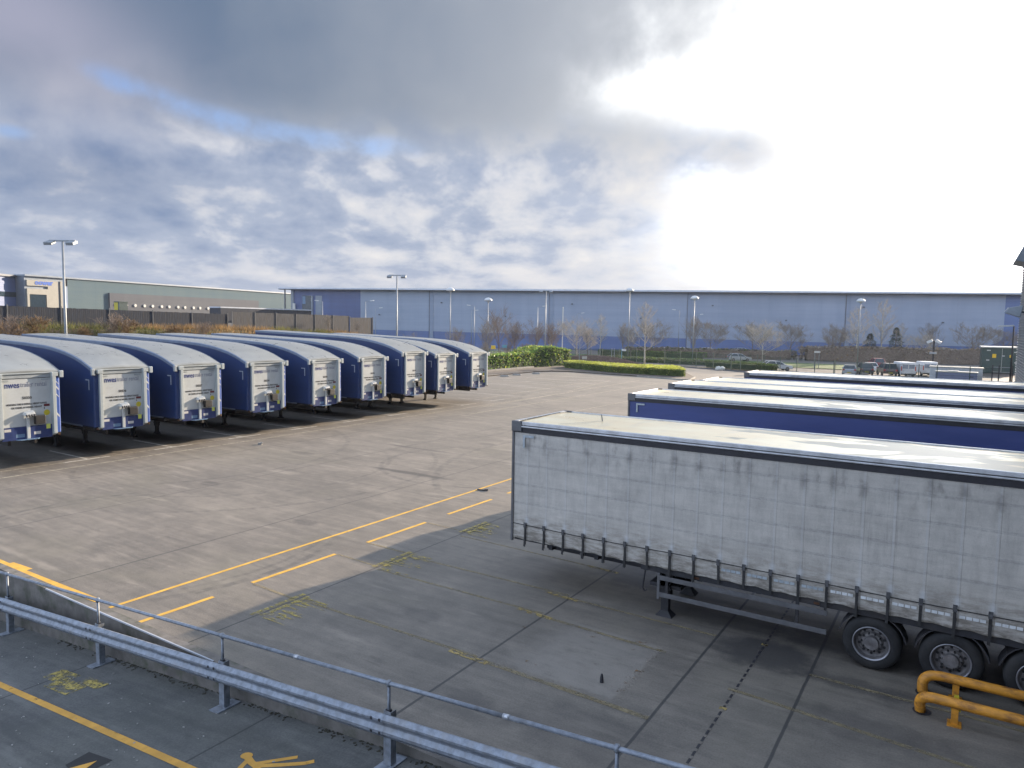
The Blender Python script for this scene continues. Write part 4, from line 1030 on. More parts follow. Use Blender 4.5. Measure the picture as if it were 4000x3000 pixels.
def hedge(name,polys,zf,n,size,mats,lab,cat='hedge',seed=1,inner=None,shell=.4,top=None):
    t=empty(name,(0,0,0)); tag(t,lab,cat); r=random.Random(seed); b=MB()
    for p in polys:
        xs=[q[0] for q in p]; ys=[q[1] for q in p]
        leaf_mass(b,poly_inside(p),zf,n//len(polys),size,r,min(xs),max(xs),min(ys),max(ys),shell,top=top)
    b.build('foliage',mats,t)
    b=MB()
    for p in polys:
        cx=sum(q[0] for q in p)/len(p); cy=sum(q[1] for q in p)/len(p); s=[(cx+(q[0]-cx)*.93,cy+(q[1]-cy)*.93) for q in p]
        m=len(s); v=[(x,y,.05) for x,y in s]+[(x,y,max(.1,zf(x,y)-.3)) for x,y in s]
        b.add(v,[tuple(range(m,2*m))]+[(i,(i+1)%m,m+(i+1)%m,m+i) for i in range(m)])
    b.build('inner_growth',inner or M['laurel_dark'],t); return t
def laurel_h(x,y):
    k=2.15+.25*mnoise.noise(Vector((x*.4,y*.3,0)))+.2*mnoise.noise(Vector((x*1.3,y*1.2,2)))
    return k+.95*math.exp(-((y-93.0)/5.5)**2)
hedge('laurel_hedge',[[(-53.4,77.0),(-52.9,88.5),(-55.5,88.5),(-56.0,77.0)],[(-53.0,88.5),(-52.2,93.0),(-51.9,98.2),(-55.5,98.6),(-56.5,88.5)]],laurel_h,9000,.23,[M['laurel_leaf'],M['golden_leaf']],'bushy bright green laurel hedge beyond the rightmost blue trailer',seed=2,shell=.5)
gh=lambda x,y:1.12+.08*mnoise.noise(Vector((x*.9,y*.9,0)))
def gh2(x,y): return gh(x,y)
hedge('clipped_hedge',[[(-49.6,91.2),(-38.6,86.2),(-39.6,92.5),(-50.2,95.5)],[(-38.6,86.2),(-29.4,86.2),(-33.0,93.5),(-39.6,92.5)]],gh2,17000,.11,[M['golden_leaf'],M['hedge_leaf']],'low clipped golden-green hedge on the planting island',seed=3,shell=.25,top=.16,inner=M['hedge_leaf'])  # backlit bright top and shaded face put into the leaf colours
b=MB(); r3=random.Random(9)
for i in range(9000):
    a=r3.random()*6.283; q=r3.random()**.5; x=-50.5+8.5*q*math.cos(a); y=103.5+3.4*q*math.sin(a); z=1.25*(1-q*q)+.1
    s=r3.uniform(.06,.14); b.add([(x-s,y,z-.1),(x+s,y+s*.4,z-.1),(x+r3.gauss(0,.1),y+r3.gauss(0,.1),z+r3.uniform(.1,.3))],[(0,1,2)])
t=empty('heather_bed',(0,0,0)); tag(t,'low mound of brown-purple heather behind the clipped golden hedge','shrub bed'); b.build('foliage',M['heath'],t)
b=MB(); b.lathe([(8.4,.0),(7.5,.4),(5.0,.95),(2.5,1.2),(.0,1.28)],(0,0,0),'Z',24); o=b.build('inner_growth',M['heath'],t,smooth=True); o.location=(-50.5,103.5,0); o.scale=(1,.4,1)
hedge('shrub_row',[[(-56,118.0),(-33,116.5),(-33,118.5),(-56,120)]],lambda x,y:.9+.3*mnoise.noise(Vector((x*.8,y*.8,4))),5200,.14,[M['hedge_leaf'],M['twig_grey']],'row of low grey-green shrubs behind the mesh fence posts',seed=5)
hedge('clipped_hedge',[[(-35.0,110.8),(-23.5,107.0),(-23.0,108.6),(-34.6,112.4)]],lambda x,y:1.15+.05*mnoise.noise(Vector((x,y,0))),4000,.1,[M['hedge_leaf'],M['laurel_dark']],'dark green clipped hedge inside the mesh fence by the white bag',seed=6,shell=.25)
hedge('clipped_hedge',[[(-66,136.5),(-44,141.0),(-44.4,142.6),(-66.4,138)]],lambda x,y:1.3+.05*mnoise.noise(Vector((x,y,0))),3000,.14,[M['hedge_leaf'],M['laurel_leaf']],'distant dark clipped hedge across the estate road',seed=8,shell=.25)
hedge('bare_hedge',[[(-28,150.0),(6,163.5),(5,166),(-29,152.5)]],lambda x,y:3.0+.5*mnoise.noise(Vector((x*.3,y*.3,0))),6500,.28,[M['twig_brown'],M['twig_tan']],'long brown leafless hedge at the foot of the warehouse on the right',seed=7,inner=M['bark'],shell=.8)
hedge('bare_hedge',[[(-62,141.5),(-29,152.0),(-29.6,153.8),(-62.6,143.4)]],lambda x,y:1.9+.4*mnoise.noise(Vector((x*.3,y*.3,5))),4500,.24,[M['twig_brown'],M['hedge_leaf']],'lower brown-green leafless hedge in front of the parked cars at the warehouse',seed=10,inner=M['bark'],shell=.6)
# conifers
def conifer(x,y,h,w,lab,seed):
    t=empty('conifer_tree',(x,y,0)); tag(t,lab,'tree','dark conifers'); r=random.Random(seed)
    b=MB(); b.tube([(0,0,0),(0,0,h*.9)],[.16,.03],6); b.build('trunk',M['bark'],t)
    b=MB()
    for i in range(2600):
        q=r.random()**1.25; z=.25+q*(h-.25); R0=w*(1-q)**.8*(1+.22*math.sin(z*5.2)+.18*mnoise.noise(Vector((z*1.7,seed,0)))); a=r.random()*6.283; rad=R0*r.uniform(.35,1.0)
        R0*=1+.25*mnoise.noise(Vector((math.cos(a)*1.5,math.sin(a)*1.5,z)))
        c=Vector((rad*math.cos(a),rad*math.sin(a),z)); o=Vector((math.cos(a),math.sin(a),r.uniform(-.3,.35))).normalized(); s=r.uniform(.18,.38); sd=Vector((-math.sin(a),math.cos(a),r.gauss(0,.3)))*s*.28
        b.add([c-sd,c+sd,c+o*s*1.3],[(0,1,2)])
    b.build('crown',M['conifer'],t)
conifer(*atd(3503,140),6.9,2.3,'larger dark green conifer right of the tallest bare tree',21)
conifer(*atd(3402,146),5.6,2.4,'smaller dark green conifer left of the tallest bare tree',22)
x,y=atd(2196,121); ob=empty('orange_bush',(x,y,0)); tag(ob,'small orange-leaved bush at the right end of the laurel hedge','shrub')
b=MB(); rr=random.Random(4)
for i in range(600):
    c=Vector((rr.gauss(0,.5),rr.gauss(0,.5),rr.uniform(.25,2.0))); u=Vector((rr.gauss(0,1),rr.gauss(0,1),rr.gauss(0,1))).normalized()*.13; w_=u.cross(Vector((0,0,1))); b.add([c-u,c+w_*.5,c+u,c-w_*.5],[(0,1,2,3)])
b.build('foliage',M['orange_leaf'],ob)
b=MB()
for i in range(14): b.tube([(0,0,0),(rr.gauss(0,.25),rr.gauss(0,.25),1.0),(rr.gauss(0,.5),rr.gauss(0,.5),1.9)],[.03,.02,.01],4)
b.build('stem',M['bark'],ob)

# ================================================================== poles and lamps
def flood_mast(x,y,h,lab,z=0.0,rz=.55):
    t=empty('floodlight_mast',(x,y,z),rz); tag(t,lab,'floodlight mast','floodlight masts'); h-=z
    b=MB(); b.tube([(0,0,0),(0,0,h*.5),(0,0,h)],[.11,.09,.065],10); b.build('pole',M['lamp_grey'],t,smooth=True)
    b=MB(); b.box(-.85,.85,-.05,.05,h-.02,h+.08); b.build('crossbar',M['lamp_grey'],t)
    for s in (-1,1):
        b=MB(); b.obox((s*.72,-.2,h-.12),.5,.55,.2,0,.35); b.build('floodlight',M['lamp_grey'],t,bevel=.03)
    return t
flood_mast(-50.0,23.69,11.2,'tall floodlight mast rising behind the third blue trailer',bank_z(-50,23.7))
flood_mast(-50.0,55.9,11.1,'tall floodlight mast in front of the warehouse end, behind the grey fence end',0)
m3=flood_mast(-53.2,92.2,11.3,'tall floodlight mast standing at the laurel hedge, carrying a small teal sign',0)
b=MB(); b.box(-.42,.42,-.2,-.16,2.35,3.0); sg=b.build('sign_plate',M['sign_teal'],m3); b=MB(); b.box(-.25,.25,-.215,-.205,2.6,2.7); b.box(-.05,.05,-.215,-.205,2.45,2.9); b.build('sign_symbol',M['post_white'],sg)
def dome_lamp(x,y,h,lab):
    t=empty('dome_lamp',(x,y,0)); tag(t,lab,'street lamp','dome-headed lamps')
    b=MB(); b.tube([(0,0,0),(0,0,h*.5),(0,0,h-.5)],[.1,.085,.06],10); b.build('pole',M['lamp_grey'],t,smooth=True)
    b=MB(); b.lathe([(.06,-.75),(.16,-.55),(.2,-.38),(.22,-.36)],(0,0,h)); b.build('lamp_neck',M['lamp_head'],t,smooth=True)
    b=MB(); b.lathe([(.2,-.42),(.72,-.34),(.76,-.28),(.62,.0),(.36,.2),(.0,.27)],(0,0,h),'Z',24); b.build('lamp_dome',M['lamp_head'],t,smooth=True)
dome_lamp(-52.78,122.1,13.0,'tallest dome-headed lamp, reaching above the warehouse roof edge mid-picture')
dome_lamp(-41.25,124.0,11.6,'dome-headed lamp right of the white-stemmed tree')
dome_lamp(-16.23,137.4,11.5,'dome-headed lamp above the parked cars on the right')
dome_lamp(-78.4,101.8,12.4,'dome-headed lamp at the warehouse roof line behind the rightmost blue trailer')
dome_lamp(-74.0,107.3,10.8,'shorter dome-headed lamp left of the reddish trees')
def street_lamp(px,D,ytop,side,lab,h=None):
    x,y=atd(px,D); t=empty('street_lamp',(x,y,0),math.atan2(RV.y,RV.x)); tag(t,lab,'street lamp','elbow-armed street lamps')
    hz=1195+.0164*(px+2365); h=h or 6.3+(hz-ytop)/2782.5*D
    b=MB(); b.tube([(0,0,0),(0,0,h*.5),(0,0,h-.1)],[.09,.075,.05],8); b.build('pole',M['lamp_grey'],t,smooth=True)
    b=MB(); b.tube([(0,0,h-.12),(side*.15,0,h),(side*1.0,0,h+.12)],.04,6); b.build('arm',M['lamp_grey'],t)
    b=MB(); b.obox((side*1.25,0,h+.14),.75,.3,.16,0,0,-side*.12); b.build('lantern',M['lamp_head'],t,bevel=.03)
for a in ((1267,150,1178,-1,'elbow lamp with arm to the left in front of the navy warehouse bay'),(1434,140,1178,1,'elbow lamp with arm to the right above the short end fence panel'),(1473,175,1205,1,'small distant elbow lamp right of the fence end'),(1857,150,1196,-1,'elbow lamp between the two dome lamps behind the blue trailers'),(1846,175,1214,1,'faint distant elbow lamp just left of the shorter dome lamp'),(2103,136,1199,1,'elbow lamp left of the mast with the teal sign'),(2257,165,1225,1,'elbow lamp behind the round tree in the golden hedge'),(2654,158,1213,-1,'elbow lamp between the two dome lamps right of the white-stemmed tree'),(2720,170,1230,1,'faint elbow lamp behind the lower dome lamp'),(3310,175,1227,1,'faint elbow lamp left of the dome lamp above the cars'),(3845,170,1246,1,'faint elbow lamp left of the rounded corner of the warehouse cladding')): street_lamp(*a)
lp=empty('street_lamp',(4.15,97.8,0),math.pi); tag(lp,'dark lamp post with pale horizontal lantern beside the ribbed dock building','street lamp')
b=MB(); b.tube([(0,0,0),(0,0,7.0)],[.1,.07],8); b.build('pole',M['dark_steel'],lp,smooth=True)
b=MB(); b.obox((.75,0,7.02),1.5,.32,.16,0,0,.06); b.build('lantern',M['lamp_head'],lp,bevel=.03)
def mast(px,D,ytop,lab,name='plain_mast',r=.09,mt='post_white'):
    x,y=atd(px,D); hz=1195+.0164*(px+2365); h=6.3+(hz-ytop)/2782.5*D
    b=MB(); b.tube([(0,0,0),(0,0,h)],[r,r*.75],8); b.lathe([(r*1.1,h-.05),(r*1.1,h+.06),(0,h+.1)]); o=b.build(name,M[mt],loc=(x,y,0)); return tag(o,lab,'post'),h
mast(2201,133,1202,'plain pale flagpole-like mast left of the round hedge tree',r=.11)
for px,D,yt,lab in ((2269,112,1328,'pale thin post just right of the round hedge tree'),(2305,125,1332,'pale post with a plate, right of the thinner one'),(2395,118,1362,'thin dark-topped post near the far hedge'),(2405,118,1362,'teal-grey gate post left of the hooked post')):
    mast(px,D,yt,lab,'post',.07,'lamp_grey')
hk,h=mast(2434,118,1362,'gate post with hooked pale arm beside the tallest dome lamp','post',.07,'sign_teal')
b=MB(); b.box(0,.75,-.05,.05,h-.35,h-.05); b.build('arm',M['lamp_head'],hk)
def sign(px,D,ytop,ybot,w,hp,lab,m):
    x,y=atd(px,D); s=D/2782.5; hz=1195+.0164*(px+2365); z1=6.3+(hz-ytop)*s; z0=6.3+(hz-ybot)*s
    t=empty('sign',(x,y,0),math.atan2(RV.y,RV.x)); tag(t,lab,'sign')
    b=MB(); b.box(-w/2,w/2,-.05,0,z0,z1); b.build('board',M[m],t,bevel=.02); b=MB()
    for k in (-1,1): b.box(k*w*.35-.04,k*w*.35+.04,.001,.06,0,z1-.05)
    b.build('leg',M['lamp_grey'],t)
sign(1932,105,1349,1363,.65,0,'small yellow sign on the mesh fence above the laurel hedge','sign_yellow')
sign(1976,112,1347,1358,.7,0,'small grey framed sign right of the yellow one','sign_teal')
sign(2289,112,1391,1403,.75,0,'low cream sign board at the heather mound','boulder')
sign(3198,115,1371,1378,1.0,0,'small white street sign on two legs right of the white hatchback','post_white')
x,y=atd(2347,126); b=MB(); b.tube([(0,0,0),(0,0,1.05)],.14,10); b.lathe([(.15,1.0),(.15,1.08),(0,1.12)],(0,0,0)); tag(b.build('bollard',M['post_white'],loc=(x,y,0)),'thick white bollard behind the heather mound','bollard')
def lump(name,px,D,rx,ry,rz_,m,lab,cat,seed):
    x,y=atd(px,D); bm=bmesh.new(); bmesh.ops.create_icosphere(bm,subdivisions=3,radius=1)
    for v in bm.verts:
        k=1+.3*mnoise.noise(v.co*1.4+Vector((seed,0,0)))+.12*mnoise.noise(v.co*3.5); v.co=Vector((v.co.x*rx*k,v.co.y*ry*k,max(-.05,v.co.z*rz_*k+rz_*.7)))
    me=bpy.data.meshes.new(name); bm.to_mesh(me); bm.free(); me.materials.append(M[m]); o=link_mesh(name,me,None,(x,y,0)); tag(o,lab,cat)
lump('boulder',2238,118,.9,.7,.42,'boulder','tan boulder at the left end of the golden hedge top','boulder',1)
lump('boulder',2365,122,1.1,.8,.22,'post_white','flat white boulder right of the white bollard','boulder',2)
lump('bulk_bag',2813,105.5,.42,.38,.36,'post_white','left lump of white bag lying on the kerb by the mesh fence','bag',3)
lump('bulk_bag',2829,105.5,.38,.36,.34,'post_white','right lump of white bag lying on the kerb by the mesh fence','bag',4)
# mesh fence round the yard
def mesh_fence(pts,h,step,lab,m='green_mesh'):
    t=empty('mesh_fence',(pts[0][0],pts[0][1],0)); tag(t,lab,'fence'); ox,oy=pts[0]; b=MB()
    for a,c in zip(pts,pts[1:]):
        b.quad((a[0]-ox,a[1]-oy,.08),(c[0]-ox,c[1]-oy,.08),(c[0]-ox,c[1]-oy,h),(a[0]-ox,a[1]-oy,h))
        for z in (.15,h*.5,h-.05): b.tube([(a[0]-ox,a[1]-oy,z),(c[0]-ox,c[1]-oy,z)],.016,4)
    b.build('mesh_panel',M[m],t)
    for a,c in zip(pts,pts[1:]):
        L=math.hypot(c[0]-a[0],c[1]-a[1]); k=0
        while k*step<L:
            x=a[0]+(c[0]-a[0])*k*step/L-ox; y=a[1]+(c[1]-a[1])*k*step/L-oy; b=MB(); b.box(x-.045,x+.045,y-.045,y+.045,0,h+.12); b.build('fence_post',M['green_post'],t); k+=1
mesh_fence([(-41.4,110.6),(-27.9,105.5),(-25.4,109.3)],2.4,3.2,'green mesh fence along the far edge of the access road')
mesh_fence([(-57.5,84),(-58.5,101),(-52.5,110.5),(-45,111.5)],2.4,3.0,'green mesh fence behind the laurel hedge')
mesh_fence([(-25.4,109.3),(-14.6,101.4),(-3.0,98.9),(2.46,98.75)],2.2,3.3,'green mesh fence in front of the parked cars')
t=empty('steel_gate',(2.46,98.7,0)); tag(t,'dark steel gate with two rails beside the ribbed dock building','gate')
for x in (0,.62,1.9): 
    b=MB(); b.box(x-.06,x+.06,-.06,.06,0,2.55); b.build('post',M['dark_steel'],t)
b=MB()
for z in (1.75,2.3): b.tube([(-.0,0,z),(1.9,0,z)],.04,6)
b.build('rail',M['lamp_grey'],t)
b=MB(); b.box(.55,.9,-.12,.1,.15,.45); b.build('lock_box',M['dark_steel'],t)

# ================================================================== vehicles far off
def car(px,D,heading,body,lab,kind='hatch',D2=None,scale=1.0,lights=False,xy=None,group='parked cars'):
    x,y=xy or atd(px,D); t=empty('car',(x,y,0),heading); tag(t,lab,'car',group); t.scale=(scale,)*3
    L,W=4.3,1.78
    low=[(2.12,.32),(2.15,.55),(2.05,.78),(1.1,.95),(-1.95,1.0),(-2.12,.8),(-2.14,.35)]
    roof=[(1.05,.95),(.25,1.42),(-.2,1.48),(-1.35,1.45),(-1.98,1.0)] if kind!='suv' else [(1.1,1.05),(.45,1.62),(0,1.7),(-1.85,1.68),(-2.05,1.05)]
    if kind=='suv': low=[(2.12,.38),(2.15,.7),(2.0,.98),(1.1,1.05),(-2.0,1.08),(-2.14,.8),(-2.14,.4)]
    def side(prof,wb,wt,ztop,zbot):
        b=MB(); n=len(prof); v=[]
        for s in (-1,1):
            for (px_,pz) in prof: v.append((px_,s*(wb+(wt-wb)*max(0,min(1,(pz-zbot)/(ztop-zbot)))),pz))
        f=[tuple(range(n)),tuple(range(2*n-1,n-1,-1))]+[(i,n+i,n+(i+1)%n,(i+1)%n) for i in range(n)]
        b.add(v,f); return b
    side(low,.89,.85,1.0,.3).build('body',M[body],t,bevel=.05,fix=True)
    top=max(p[1] for p in roof)
    side(roof,.82,.6,top,.98).build('cabin_glass',M['dark_glass'],t,bevel=.02,fix=True)
    b=MB(); rp=[p for p in roof if p[1]>top-.09]
    n=len(rp); v=[]
    for s in (-1,1):
        for (a,z) in rp: v.append((a,s*.61,z+.012))
    b.add(v,[(i,i+1,n+i+1,n+i) for i in range(n-1)])
    for s in (-1,1):
        for (a,c) in ((roof[0],roof[1]),(roof[-1],roof[-2])):
            b.tube([(a[0],s*.83,a[1]),(c[0],s*.62,c[1]+.01)],.05,6)
        b.tube([(-.35,s*.84,.97),(-.45,s*.62,top)],.045,6)
        b.tube([(roof[1][0],s*.615,roof[1][1]),(roof[-2][0],s*.615,roof[-2][1]+.01)],.04,6)
    b.build('roof',M[body],t,fix=True)
    for sx in (1.3,-1.3):
        for s in (-1,1):
            b=MB(); b.lathe([(0,-.0),(.2,.0),(.31,.02),(.32,.1),(.32,.2),(0,.2)],(sx,0,.32),'Y',16); w=b.build('wheel',M['rubber'],t); w.location=(0,s*.9,0); 
            if s>0: w.location=(0,.72,0)
            b=MB(); b.lathe([(.0,0),(.2,.0),(.2,.02)],(sx,(-.005 if s<0 else .2),.32),'Y',14); r=b.build('rim',M['rim_steel'],w)
    for s in (-1,1):
        b=MB(); b.box(2.03,2.13,s*.66-.17,s*.66+.17,.62,.76); b.build('headlight',M['headlight'],t,bevel=.02)
        b=MB(); b.box(-2.15,-2.05,s*.7-.13,s*.7+.13,.75,.95); b.build('tail_light',M['red_lens'],t,bevel=.02)
        b=MB(); b.obox((.85,s*.95,1.0),.15,.2,.13); b.build('door_mirror',M[body],t,bevel=.02)
    for s,nm in ((1,'number_plate'),(-1,'number_plate')):
        b=MB(); b.box(s*2.14-.012,s*2.14+.012,-.26,.26,.45,.56); b.build(nm,M['sticker_white'] if s>0 else M['sticker_yellow'],t)
    return t
hr=math.atan2(RV.y,RV.x); away=math.atan2(.86,-.3)
car(3048,106,hr,'car_white','white-roofed silver hatchback driving to the right along the estate road','hatch',xy=atd(3042,107),group='cars on the estate road')
car(2893,135,hr,'car_silver','silver car partly hidden behind the mesh fence left of the hatchback','hatch',group='cars on the estate road')
car(3330,99,away-.25,'car_silver','silver hatchback, leftmost of the parked cars')
car(3388,101,away-.1,'car_dark','dark estate car parked right of the leftmost hatchback','suv')
car(3408,107,away-.1,'car_white','white car parked behind the dark estate')
car(3432,118,away,'car_red','red car with white roof bars parked farther back','suv')
car(3475,99,away-.05,'car_brown','dark brown large car parked left of the white van','suv',scale=1.05)
car(3562,110,away,'car_white','white car parked behind the white van')
for i,(px,D,c) in enumerate(((2083,158,'car_white'),(2140,150,'car_white'),(2560,165,'car_silver'),(2603,168,'car_white'),(2637,168,'car_dark'),(2680,170,'car_white'),(2757,172,'car_white'),(2905,175,'car_silver'),(3228,180,'car_white'),(3320,182,'car_silver'))):
    car(px,D,hr+(.1 if i%2 else 3.2),c,['white car, farthest left of those parked at the warehouse','white car at the warehouse, right of the farthest left one','silver car at the warehouse right of the white-stemmed tree','white car beside the silver one at the warehouse','dark car at the foot of an elbow lamp by the warehouse','white car left of the lower dome lamp at the warehouse','white car right of the lower dome lamp at the warehouse','silver car at the warehouse above the silver car on the road','white van-like car at the warehouse behind the far conifer lawn','pale car at the warehouse left of the dome lamp over the car park'][i],'suv' if i in (1,8) else 'hatch',group='cars parked at the warehouse')
# white van and boxes
def van(px,D,heading,lab):
    x,y=atd(px,D); t=empty('van',(x,y,0),heading); tag(t,lab,'van','white vans')
    b=MB(); pr=[(-2.5,.4),(2.5,.4),(2.55,.95),(1.75,1.15),(1.2,2.0),(-2.5,2.05)]; v=[(a,s*.95*(1 if z<1.2 else .93),z) for s in (-1,1) for a,z in pr]; n=6
    b.add(v,[tuple(range(n)),tuple(range(2*n-1,n-1,-1))]+[(i,n+i,n+(i+1)%n,(i+1)%n) for i in range(n)]); b.build('body',M['van_white'],t,bevel=.06,fix=True)
    b=MB(); b.box(-2.53,-2.5,-.72,-.06,1.2,1.75); b.box(-2.53,-2.5,.06,.72,1.2,1.75); b.build('rear_window',M['car_blue'],t)
    b=MB(); b.hexa([(1.72,-.8,1.2),(1.8,-.8,1.2),(1.8,.8,1.2),(1.72,.8,1.2),(1.22,-.75,1.9),(1.3,-.75,1.9),(1.3,.75,1.9),(1.22,.75,1.9)]); b.build('windscreen',M['dark_glass'],t)
    for sx in (1.6,-1.6):
        for s in (-1,1):
            b=MB(); b.lathe([(0,0),(.33,.02),(.34,.2),(0,.2)],(sx,s*.85-.1,.34),'Y',14); b.build('wheel',M['rubber'],t)
    for s in (-1,1):
        b=MB(); b.box(-2.53,-2.49,s*.86-.06,s*.86+.06,.9,1.5); b.build('tail_light',M['red_lens'],t)
    b=MB(); b.box(-2.6,-2.5,-.9,.9,.35,.52); b.build('bumper',M['plastic_dark'],t)
van(3537,98.5,away,'white van seen from behind with bluish rear windows')
van(3625,101,away-.05,'white van seen from behind, right of the bluish-windowed one')
c=empty('storage_container',(-1.0,103.3,0)); tag(c,'long low white container behind the lilac box','container')
b=MB(); b.box(-2.9,2.6,-1,1,.15,1.85); b.build('wall',M['van_white'],c); b=MB(); b.box(-3.0,2.7,-1.06,1.06,1.852,1.98); b.build('roof',M['post_white'],c,bevel=.02)
b=MB()
for k in range(10): b.box(-2.7+k*.55,-2.62+k*.55,-1.03,-1.0,.2,1.8)
b.build('rib',M['van_white'],c)
c=empty('storage_box',(-1.05,100.4,0),-.02); tag(c,'lilac-grey storage box with pale lid in front of the white container','container')
b=MB(); b.box(-2.12,2.12,-.8,.8,.02,1.42); b.build('wall',M['lilac_panel'],c,bevel=.02)
b=MB(); b.box(-2.16,2.16,-.84,.84,1.423,1.56); b.box(-.9,.2,-.5,.4,1.56,1.63); b.build('lid',M['lilac_lid'],c,bevel=.03)
b=MB(); b.box(-2.1,2.1,-.815,-.8,.60,.63); b.box(1.4,1.75,-.85,-.8,.95,1.02); b.box(-2.0,-1.1,-.84,-.8,.1,.2); b.build('seam',M['ink_black'],c)
c=empty('kiosk',(4.3,134.5,0),hr-.5); tag(c,'dark green equipment kiosk with small yellow warning plates','kiosk')
b=MB(); b.box(-2.6,2.6,-1.5,1.5,0,3.9); b.build('wall',M['cabinet_green'],c,bevel=.03)
b=MB(); b.box(-2.75,2.75,-1.65,1.65,3.903,4.1); b.build('roof',M['lilac_lid'],c,bevel=.03)
b=MB(); b.box(-.02,.02,-1.52,-1.5,.2,3.8); b.box(-2.0,-1.5,-1.55,-1.5,3.4,3.55); b.box(1.5,2.0,-1.55,-1.5,3.2,3.35); b.box(-2.0,-1.6,-1.55,-1.5,1.9,2.05); b.box(1.6,2.0,-1.55,-1.5,1.6,1.75); b.build('hinge',M['post_white'],c)
b=MB(); b.box(-1.25,-.75,-1.53,-1.5,2.35,2.95); b.box(.95,1.35,-1.53,-1.5,2.45,2.85); b.build('warning_plate',M['sign_yellow'],c)
b=MB(); b.box(.0,.35,-1.53,-1.5,2.6,2.75); b.build('notice',M['sticker_white'],c)
cp=empty('camera_post',(-4.4,124,0)); tag(cp,'dark post carrying two white camera heads above the white vehicles','post')
b=MB(); b.tube([(0,0,0),(0,0,4.9)],.12,8); b.build('pole',M['dark_steel'],cp)
for s in (-1,1):
    b=MB(); b.obox((s*.55,-.1,4.75),.8,.45,.4,0,0,s*.5); b.build('camera_head',M['lamp_head'],cp,bevel=.04)
b=MB(); b.box(-.5,.4,-.3,.3,2.9,3.2); b.build('junction_box',M['lamp_grey'],cp)

# ================================================================== sky, sun, camera
SUN_AZ, SUN_EL = 12.1, 14.9
wd=bpy.data.worlds.new('World'); scene.world=wd; wd.use_nodes=True; wt=wd.node_tree; N=NT(wt)
bg=wt.nodes['Background']; BGS=.1; bg.inputs['Strength'].default_value=BGS
sky=N.new('ShaderNodeTexSky',sky_type='NISHITA'); sky.sun_disc=False; sky.sun_elevation=R(SUN_EL); sky.sun_rotation=R(SUN_AZ)
sky.air_density=1.0; sky.dust_density=1.0; sky.ozone_density=1.5
EXPO=1.5
HAZE=.00012
K=1/(2**EXPO)/BGS
x,y,z=N.xyz(N.pos('Generated'))
az=x._m('ARCTAN2',y)*57.2958; el=z._m('ARCSINE')*57.2958
elc=el.max(0.0)
def nz(su,sv,ou,ov,detail,rough,dist=0.0): return N.noise(N.vec(az*su+ou, (elc+4.0)._m('LOGARITHM',2.718)*sv+ov, 0.0),1.0,detail,rough,dist)
w1=nz(.07,1.5,0,0,5,.52); w2=nz(.19,4.2,7,3,8,.57,.15); w2s=nz(.19,4.2,7.30,3.36,8,.57,.15)
wu=(w2-.5)*5.0
# dark grey sheet above, cumulus rolls below
tU=(az.step(-60,-6,smooth=False)*.95 + (w1-.5)*.5 + (w2-.5)*.14 + el.step(22,13,0.0,.10))
ctU=N.mix(tU.step(.08,.95,smooth=False), (.155,.215,.325), (.63,.65,.68))
relief=(w2-w2s)*3.0
tL=((w2-.5)*.72 + az.step(-72,-18,smooth=False)*.40 + (el.step(8.0,2.0))*.16 + relief*.30 +.20)
ctL=N.mix(tL.step(-.10,.60,smooth=False), (.225,.305,.48), (.53,.585,.70)); ctL=N.mix(tL.step(.40,.85,smooth=False), ctL, (.85,.835,.835))
ctL=N.mix(el.step(6.0,1.5)*.45, ctL, (.46,.51,.64))
dk=(((((az+64.0)/7.5).pow(2.0)+((el-9.6+wu*.25)/2.3).pow(2.0))*-1.0).exp()); ctL=N.mix(dk*.45,ctL,(.165,.225,.37))
cloud=N.mix((el+wu*.7).step(11.4,16.6), ctL, ctU)
# whiter bank on the far left
lb=((((az+62.5)/7.0).pow(2.0)+((el-15.0+wu*.3)/3.4).pow(2.0))*-1.0).exp()
cloud=N.mix((lb*.75*(w2*1.2)).clamp(), cloud, (.56,.56,.66))
pk=((((az+67.0)/6.5).pow(2.0)+((el-18.8+wu*.3)/3.0).pow(2.0))*-1.0).exp()
cloud=N.mix(pk*.6, cloud, (.50,.49,.62))
# gaps of blue along a curved band
mid_el=((az+44.0).min(0.0)).pow(2.0)*.0085+13.3
gap=(((el-mid_el+wu*.25)/1.15).pow(2.0)*-1.0).exp()*az.step(-36,-43)*az.step(-66,-60)
gap=(gap*(w2*2.6-.62)+ (((((az+67.3)/1.6).pow(2.0)+((el-11.7)/.6).pow(2.0))*-1.0).exp())*.8).step(.25,1.0)
hd=(((el-mid_el+1.7+wu*.35)/.9).pow(2.0)*-1.0).exp()*az.step(-26,-36)*az.step(-62,-54)*w2.step(.42,.62)
cloud=N.mix(hd*.7, cloud, (.76,.77,.82))
skyc=N.mix(.55, sky.outputs[0], tuple(k*K for k in (.13,.22,.62)))
scaled=N.mix(1.0, cloud, (K,K,K), 'MULTIPLY')
back=(az.abs()).step(80,120)                       # unseen half of the sky behind, brightened as bluish fill light
BACK=2.1; scaled=N.mix(back*.85, scaled, tuple(BACK*k*K for k in (.80,.95,1.22)))
scaled=N.mix(el.step(27,50)*.85, scaled, tuple(1.28*k*K for k in (.80,.97,1.30)))  # sky above the view, raised for fill light too
col=N.mix(gap*.8, scaled, skyc)
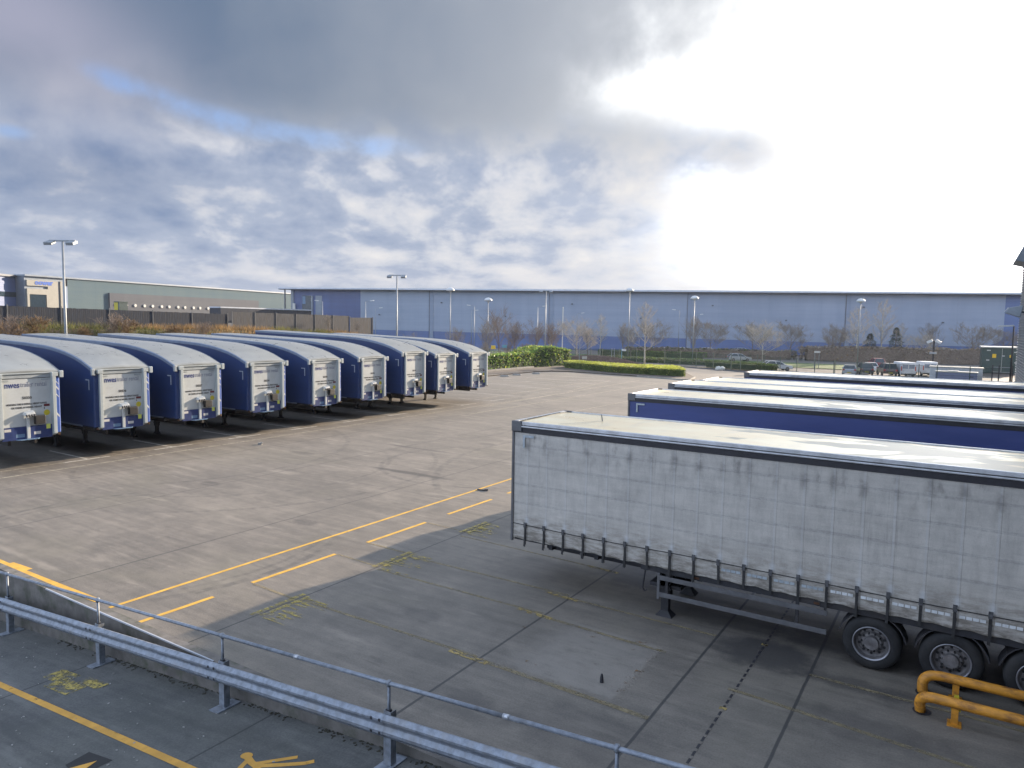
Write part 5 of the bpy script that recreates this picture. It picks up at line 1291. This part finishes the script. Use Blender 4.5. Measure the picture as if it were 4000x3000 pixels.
# veil of light round the hidden sun
d=(((az-SUN_AZ)*.96).pow(2.0)+((el-SUN_EL)*1.25).pow(2.0)).pow(.5)
lump_=(((el-12.7+wu*.55+(w1-.5)*2.5)/1.7).pow(2.0)*-1.0).exp()*(az+wu*1.7).step(-8,-16)*az.step(-34,-27)
bulge=(((((az+23.5)/4.5).pow(2.0)+((el-17.6+wu*.3)/1.9).pow(2.0))*-1.0).exp())*9.0+(((((az+17.0)/6.0).pow(2.0)+((el-6.3+wu*.3)/2.6).pow(2.0))*-1.0).exp())*6.5
gl=(((d+(w2-.5)*20.0+(w1-.5)*16.0+lump_*(w2*24.0)-bulge)/17.5).pow(2.0)*-1.0).exp()*7.5
glow=N.vec(gl*K*1.02,gl*K*1.0,gl*K*.95)
n_=N.new('ShaderNodeMix',data_type='RGBA',blend_type='ADD'); n_.inputs[0].default_value=1.0; wt.links.new(col,n_.inputs[6]); wt.links.new(glow,n_.inputs[7])
wt.links.new(n_.outputs[2],bg.inputs['Color'])
sl=bpy.data.lights.new('sun','SUN'); sl.energy=4.7; sl.angle=R(.53); sl.color=(1.0,.81,.60)
so=bpy.data.objects.new('sun',sl); C.objects.link(so)
sd=Vector((math.sin(R(SUN_AZ))*math.cos(R(SUN_EL)),math.cos(R(SUN_AZ))*math.cos(R(SUN_EL)),math.sin(R(SUN_EL))))
so.rotation_euler=(-sd).to_track_quat('-Z','Y').to_euler(); so.location=(0,0,60)

cam=bpy.data.cameras.new('camera'); cam.sensor_width=36; cam.lens=2782.5/4000*36; cam.clip_start=.1; cam.clip_end=4000
co=bpy.data.objects.new('camera',cam); C.objects.link(co)
Rm=[(0.84178222,0.53956946,0.01635515),(0.05881869,-0.06156162,-0.99636867),(-0.53660326,0.83968742,-0.08355824)]
co.matrix_world=Matrix(((Rm[0][0],-Rm[1][0],-Rm[2][0],0),(Rm[0][1],-Rm[1][1],-Rm[2][1],0),(Rm[0][2],-Rm[1][2],-Rm[2][2],6.3),(0,0,0,1)))
scene.camera=co
scene.view_settings.view_transform='Standard'; scene.view_settings.look='None'; scene.view_settings.exposure=EXPO; scene.view_settings.gamma=1
scene.render.engine='CYCLES'
cy=scene.cycles; cy.use_denoising=True; cy.max_bounces=6; cy.diffuse_bounces=3; cy.glossy_bounces=3; cy.transparent_max_bounces=12; cy.caustics_reflective=False; cy.caustics_refractive=False

# air: a thin even haze round the yard and everything beyond it
b=MB(); b.box(-420,330,-40,420,-4.5,24.0)
hz_=bpy.data.materials.new('haze'); hz_.use_nodes=True; ht=hz_.node_tree
for n in list(ht.nodes):
    if n.type!='OUTPUT_MATERIAL': ht.nodes.remove(n)
pv=ht.nodes.new('ShaderNodeVolumePrincipled'); pv.inputs['Density'].default_value=HAZE; pv.inputs['Color'].default_value=(.9,.94,1,1); pv.inputs['Anisotropy'].default_value=.3
ht.links.new(pv.outputs[0],ht.nodes['Material Output'].inputs['Volume'])
tag(b.build('haze',hz_),kind='stuff')
